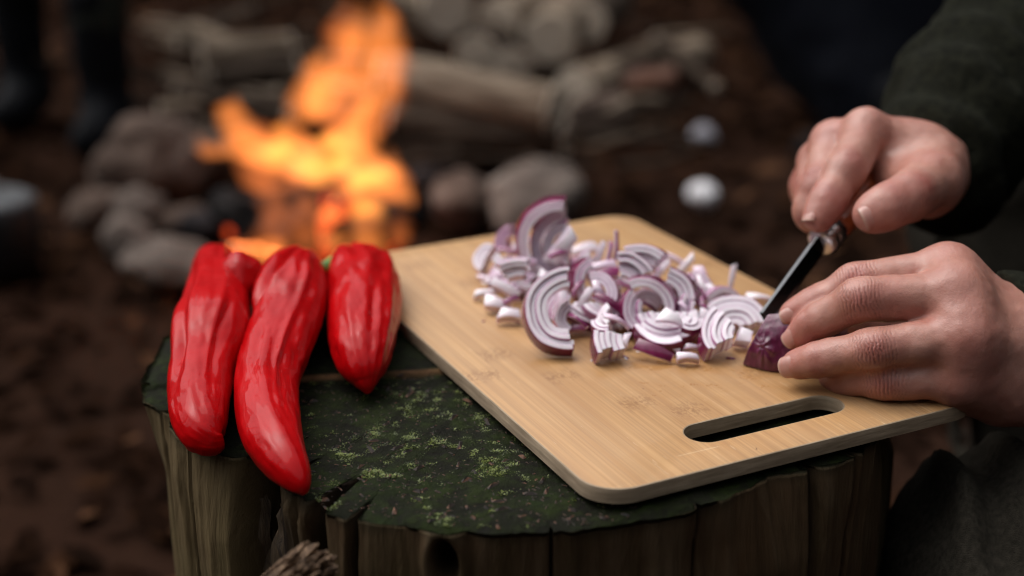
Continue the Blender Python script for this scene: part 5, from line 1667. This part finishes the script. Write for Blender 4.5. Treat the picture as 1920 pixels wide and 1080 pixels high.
garment('hair', [([(HEAD + [.02, 0, .06], HEAD + [.03, 0, .02], .095, .085)], .02, .02)], .006, cloth_mat('brown_hair', (.01, .006, .004), (.03, .018, .01), 120), person, .004,
        cut=lambda q: (HEAD[0] - .055 - q[..., 0]) + np.maximum(0, HEAD[2] - q[..., 2]) * .9)
# a low log for the cook to sit on
log(np.array([.74, .55, .13]), np.array([.74, 1.2, .13]), .135, .13, M_LOGD, 'thick log the cook sits on beside the stump', seed=61)

# ------------------------------------------------------------------ the knife
t = NT('blade_steel_dark_reflection')
M_BLADE = t.bsdf(Base_Color=(.022, .021, .021), Metallic=.9, Roughness=.2)  # steel colour darkened to stand for the dark surroundings it reflects
t = NT('lit_spine_steel')
M_SPINE_LIT = t.bsdf(Base_Color=(.22, .22, .225), Metallic=1.0, Roughness=.3)  # same steel, lighter: the lit line along the spine put into colour
t = NT('ferrule_steel')
M_FERR = t.bsdf(Base_Color=(.55, .54, .53), Metallic=1.0, Roughness=.28)
t = NT('black_rubber_ring')
M_RING = t.bsdf(Base_Color=(.010, .010, .011), Roughness=.45)
t = NT('red_brown_handle')
_n = t.noise(t.coord((40, 200, 200)), 1, 5, .6)
M_HAND = t.bsdf(Base_Color=t.ramp(_n, [(.3, (.22, .040, .010)), (.7, (.46, .105, .024))]), Roughness=.3, Coat_Weight=.4, Coat_Roughness=.15)
def knife():
    tip = c2(305, 462, .806); gd = D(1543, 452, .842)          # from the onion to the ferrule
    end = c1(1130, 300, .905)
    ax = unit(gd - tip)
    root = empty('knife', tuple(gd))
    tag(root, 'small knife with a dark blade, steel ferrule and red brown handle', 'knife')
    side = unit(np.cross(ax, CW)); side = side if side @ CR > 0 else -side
    face = unit(np.cross(side, ax))
    face = face if face @ TOC > 0 else -face
    w = unit(side * .88 - face * .45)          # width of the blade
    nrm = unit(np.cross(ax, w)); nrm = nrm if nrm @ TOC > 0 else -nrm
    L = np.linalg.norm(gd - tip); tot = L + .006
    def sect(k):
        x = k * tot                     # from ferrule towards the tip
        c = gd - ax * x
        hw = .0058 * (1 - max(0, (k - .55) / .45) ** 2 * .15)
        return c, hw
    Vb, Fb, mi = [], [], []
    n = 28
    for i in range(n):
        c, hw = sect(i / (n - 1))
        th = .00125
        sp = c - w * .0058                       # straight spine on the left in the picture
        ed = c - w * .0058 + w * 2 * max(hw, .0006)
        bv = c - w * .0058 + w * 1.45 * max(hw, .0004)
        for p in (sp + nrm * th, bv + nrm * th, ed, bv - nrm * th, sp - nrm * th):
            Vb.append(p)
    for i in range(n - 1):
        for j in range(5):
            a, b = i * 5 + j, i * 5 + (j + 1) % 5
            Fb.append((a, b, b + 5, a + 5)); mi.append(1 if j == 4 else 0)
    Fb += [tuple(range(5))[::-1], tuple((n - 1) * 5 + j for j in range(5))]; mi += [0, 0]
    me = mesh_np('blade', Vb, Fb)
    o = link_mesh('blade', me, [M_BLADE, M_SPINE_LIT], root, smooth=False)
    me.polygons.foreach_set('material_index', mi)
    hx = unit(end - gd)
    lathe('ferrule', [(0, -.003), (.0072, -.003), (.0092, -.0015), (.0097, .0015), (.0092, .0036), (.0086, .0040), (.0094, .0048), (.0098, .0075), (.0092, .0098), (0, .0098)], M_FERR, 48, root, gd, hx)
    lathe('collar', [(0, .0095), (.0090, .0095), (.0097, .0103), (.0097, .0122), (.0092, .0130), (0, .0130)], M_RING, 48, root, gd, hx)
    lathe('handle', [(0, .0125), (.0090, .0125), (.0100, .020), (.0118, .050), (.0122, .070), (.0110, .092), (.0088, .104), (.004, .108), (0, .1085)], M_HAND, 48, root, gd, hx)
knife()

# the piece of onion under the fingers
def held_onion():
    top = D(1437, 592, .802); low = D(1397, 694, .781)
    front = D(1445, 652, .776)
    ctr = np.array([front[0] + .016, front[1] + .036, ZB + .003])
    rad = np.array([.036, .034, .036])
    h = .0006
    lo = np.array([ctr[0] - .04, ctr[1] - .04, ZB - .002]); hi = ctr + .042
    n = np.ceil((hi - lo) / h).astype(int)
    ax = [lo[i] + h * np.arange(n[i]) for i in range(3)]
    q = np.stack(np.meshgrid(*ax, indexing='ij'), -1)
    e = (q - ctr) / rad
    el = (np.linalg.norm(e, axis=-1) - 1) * .034 + .0005 * fbm(q * 120, 2)
    # a dimple where the root was
    rt = D(1433, 657, .778)
    dd = np.linalg.norm((q - rt) * np.array([1.5, 1, .8]), axis=-1)
    el = el + .0022 * np.exp(-(dd / .0035) ** 2) - .0012 * np.exp(-((dd - .006) / .0028) ** 2)
    ra_ = np.arctan2((q - rt)[..., 2] * .8, (q - rt)[..., 0] * 1.5)
    el = el + .00045 * np.sin(ra_ * 9 + 60 * dd) * np.exp(-((dd - .006) / .005) ** 2)
    v = unit(top - low); nl = np.cross(v, CW); nl = unit(nl) if nl @ CR < 0 else -unit(nl)
    nl = unit(nl + np.array([0, .45, -.1]))
    left = (q - low) @ nl - .0065
    tp = (q - top) @ unit(np.array([-.05, .42, .9]))
    right = (q - (front + np.array([.052, 0, 0]))) @ np.array([1.0, 0, 0])
    back = (q - (ctr + np.array([0, .008, 0]))) @ np.array([0, 1.0, 0])
    S = np.maximum.reduce([el, left, tp, right, back, ZB + .0004 - q[..., 2]])
    V, Q = surface_nets(S.astype(np.float32), lo, h)
    ev = (np.linalg.norm((V - ctr) / rad, axis=1) - 1) * .034
    surf = ev > -.0016
    ly = (ev / .0034) % 1.0
    skin = np.where(surf, 1.0, np.interp(ly, [0, .1, .5, .85, 1], [.7, .2, .05, .25, .9]))
    o = link_mesh('held_onion', mesh_np('held_onion', V, Q, {'skin': skin, 'deep': surf.astype(float)}), M_HELD)
    tag(o, 'purple skinned chunk of red onion held under the fingertips, being cut', 'onion')
t = NT('wet_onion_skin')
_a, _d = t.attr('skin'), t.attr('deep')
_n1 = t.noise(t.coord((1, 1, .35)), 420, 4, .6); _n2 = t.noise(t.coord(), 60, 5, .6, .5)
_c = t.ramp(_a, [(0.0, (.80, .76, .79)), (.5, (.56, .40, .52)), (1.0, (.22, .03, .13))])
_dk = t.ramp(t.math('ADD', t.math('MULTIPLY', _n1, .6), t.math('MULTIPLY', _n2, .5)), [(.35, (.050, .003, .018)), (.55, (.10, .008, .040)), (.72, (.19, .045, .10))])
_c = t.mix(_d, _c, _dk)
M_HELD = t.bsdf(Base_Color=_c, Roughness=.28, Coat_Weight=.5, Coat_Roughness=.1, Normal=t.bump(t.math('ADD', _n1, _n2), .5, .001))
held_onion()

# ------------------------------------------------------------------ people beyond the fire
def bystander_standing():
    f1, f2 = P(205, 262, 0.0), P(55, 215, 0.0)
    hip = (f1 + f2) / 2 + np.array([.0, .10, .86])
    root = empty('person', tuple((f1 + f2) / 2))
    tag(root, 'person standing beyond the fire, only black boots and legs in view at the top left', 'person')
    skin = cloth_mat('bystander_skin', (.3, .17, .12), (.36, .2, .15), 30)
    garment('body', [([(hip + [0, 0, .55], hip + [0, -.02, .70], .055, .05), (hip + [0, 0, .74], hip + [0, 0, .80], .08, .085)], .03, .03), ([(hip + [0, 0, .1], hip + [0, 0, .5], .10, .11)], .05, .05)], .012, skin, root, .001)
    garment('jacket', [([(hip + [0, 0, -.05], hip + [0, 0, .5], .17, .17), (hip + [-.2, 0, .48], hip + [.2, 0, .48], .09, .09), (hip + [-.24, 0, .46], hip + [-.28, -.06, .0], .07, .055), (hip + [.24, 0, .46], hip + [.28, -.06, .0], .07, .055)], .07, .05)], .014, M_BLACKC, root, .006, [], 10)
    for s, f_, m in ((1, f1, M_OLIVE2), (-1, f2, M_BLACKC)):
        h_ = hip + [s * .09, 0, 0]
        garment('trouser_leg', [([(h_, f_ + [0, .05, .50], .10, .078), (f_ + [0, .05, .50], f_ + [0, .01, .27], .078, .066)], .05, .05)], .010, m, root, .005, [], 16)
        garment('boot', [([(f_ + [0, .01, .31], f_ + [0, .01, .06], .064, .054), (f_ + [0, 0, .045], f_ + [0, -.14, .035], .050, .042)], .04, .04)], .008, M_BOOT, root, .002)
bystander_standing()
def bystander_seated():
    root = empty('person', tuple(P(1640, 255, 0.0)))
    tag(root, 'person in navy clothes sitting on the ground beyond the cook at the top right', 'person')
    ft, kn, hp = D(1655, 250, 3.0), D(1440, -95, 3.05), D(1800, 60, 3.3)
    sh = hp + np.array([.05, .1, .55])
    skin = cloth_mat('sitter_skin', (.3, .17, .12), (.36, .2, .15), 30)
    garment('body', [([(hp, sh, .12, .12), (sh, sh + np.array([-.03, 0, .2]), .06, .055), (sh + np.array([-.04, 0, .27]), sh + np.array([-.03, 0, .33]), .085, .09)], .04, .04)], .014, skin, root, .001)
    garment('jacket', [([(hp, sh, .19, .18), (sh + [0, -.2, -.02], sh + [0, .2, -.02], .10, .10), (sh + [0, -.22, -.05], kn + [.12, -.05, .06], .08, .06)], .07, .05)], .014, M_NAVY, root, .008, [], 9)
    garment('trousers', [([(hp, kn, .15, .105), (kn, ft, .105, .085), (D(1760, 160, 3.2), D(1600, 120, 3.1), .15, .12), (D(1560, 60, 3.1), D(1700, 60, 3.2), .13, .15)], .08, .06)], .012, M_NAVY, root, .008, [], 9)
    garment('boot', [([(ft + [0, 0, .06], ft + [0, 0, 0], .08, .06), (ft, ft + np.array([-.16, -.05, -.03]), .055, .045)], .04, .04)], .010, M_BOOT, root, .002)
bystander_seated()
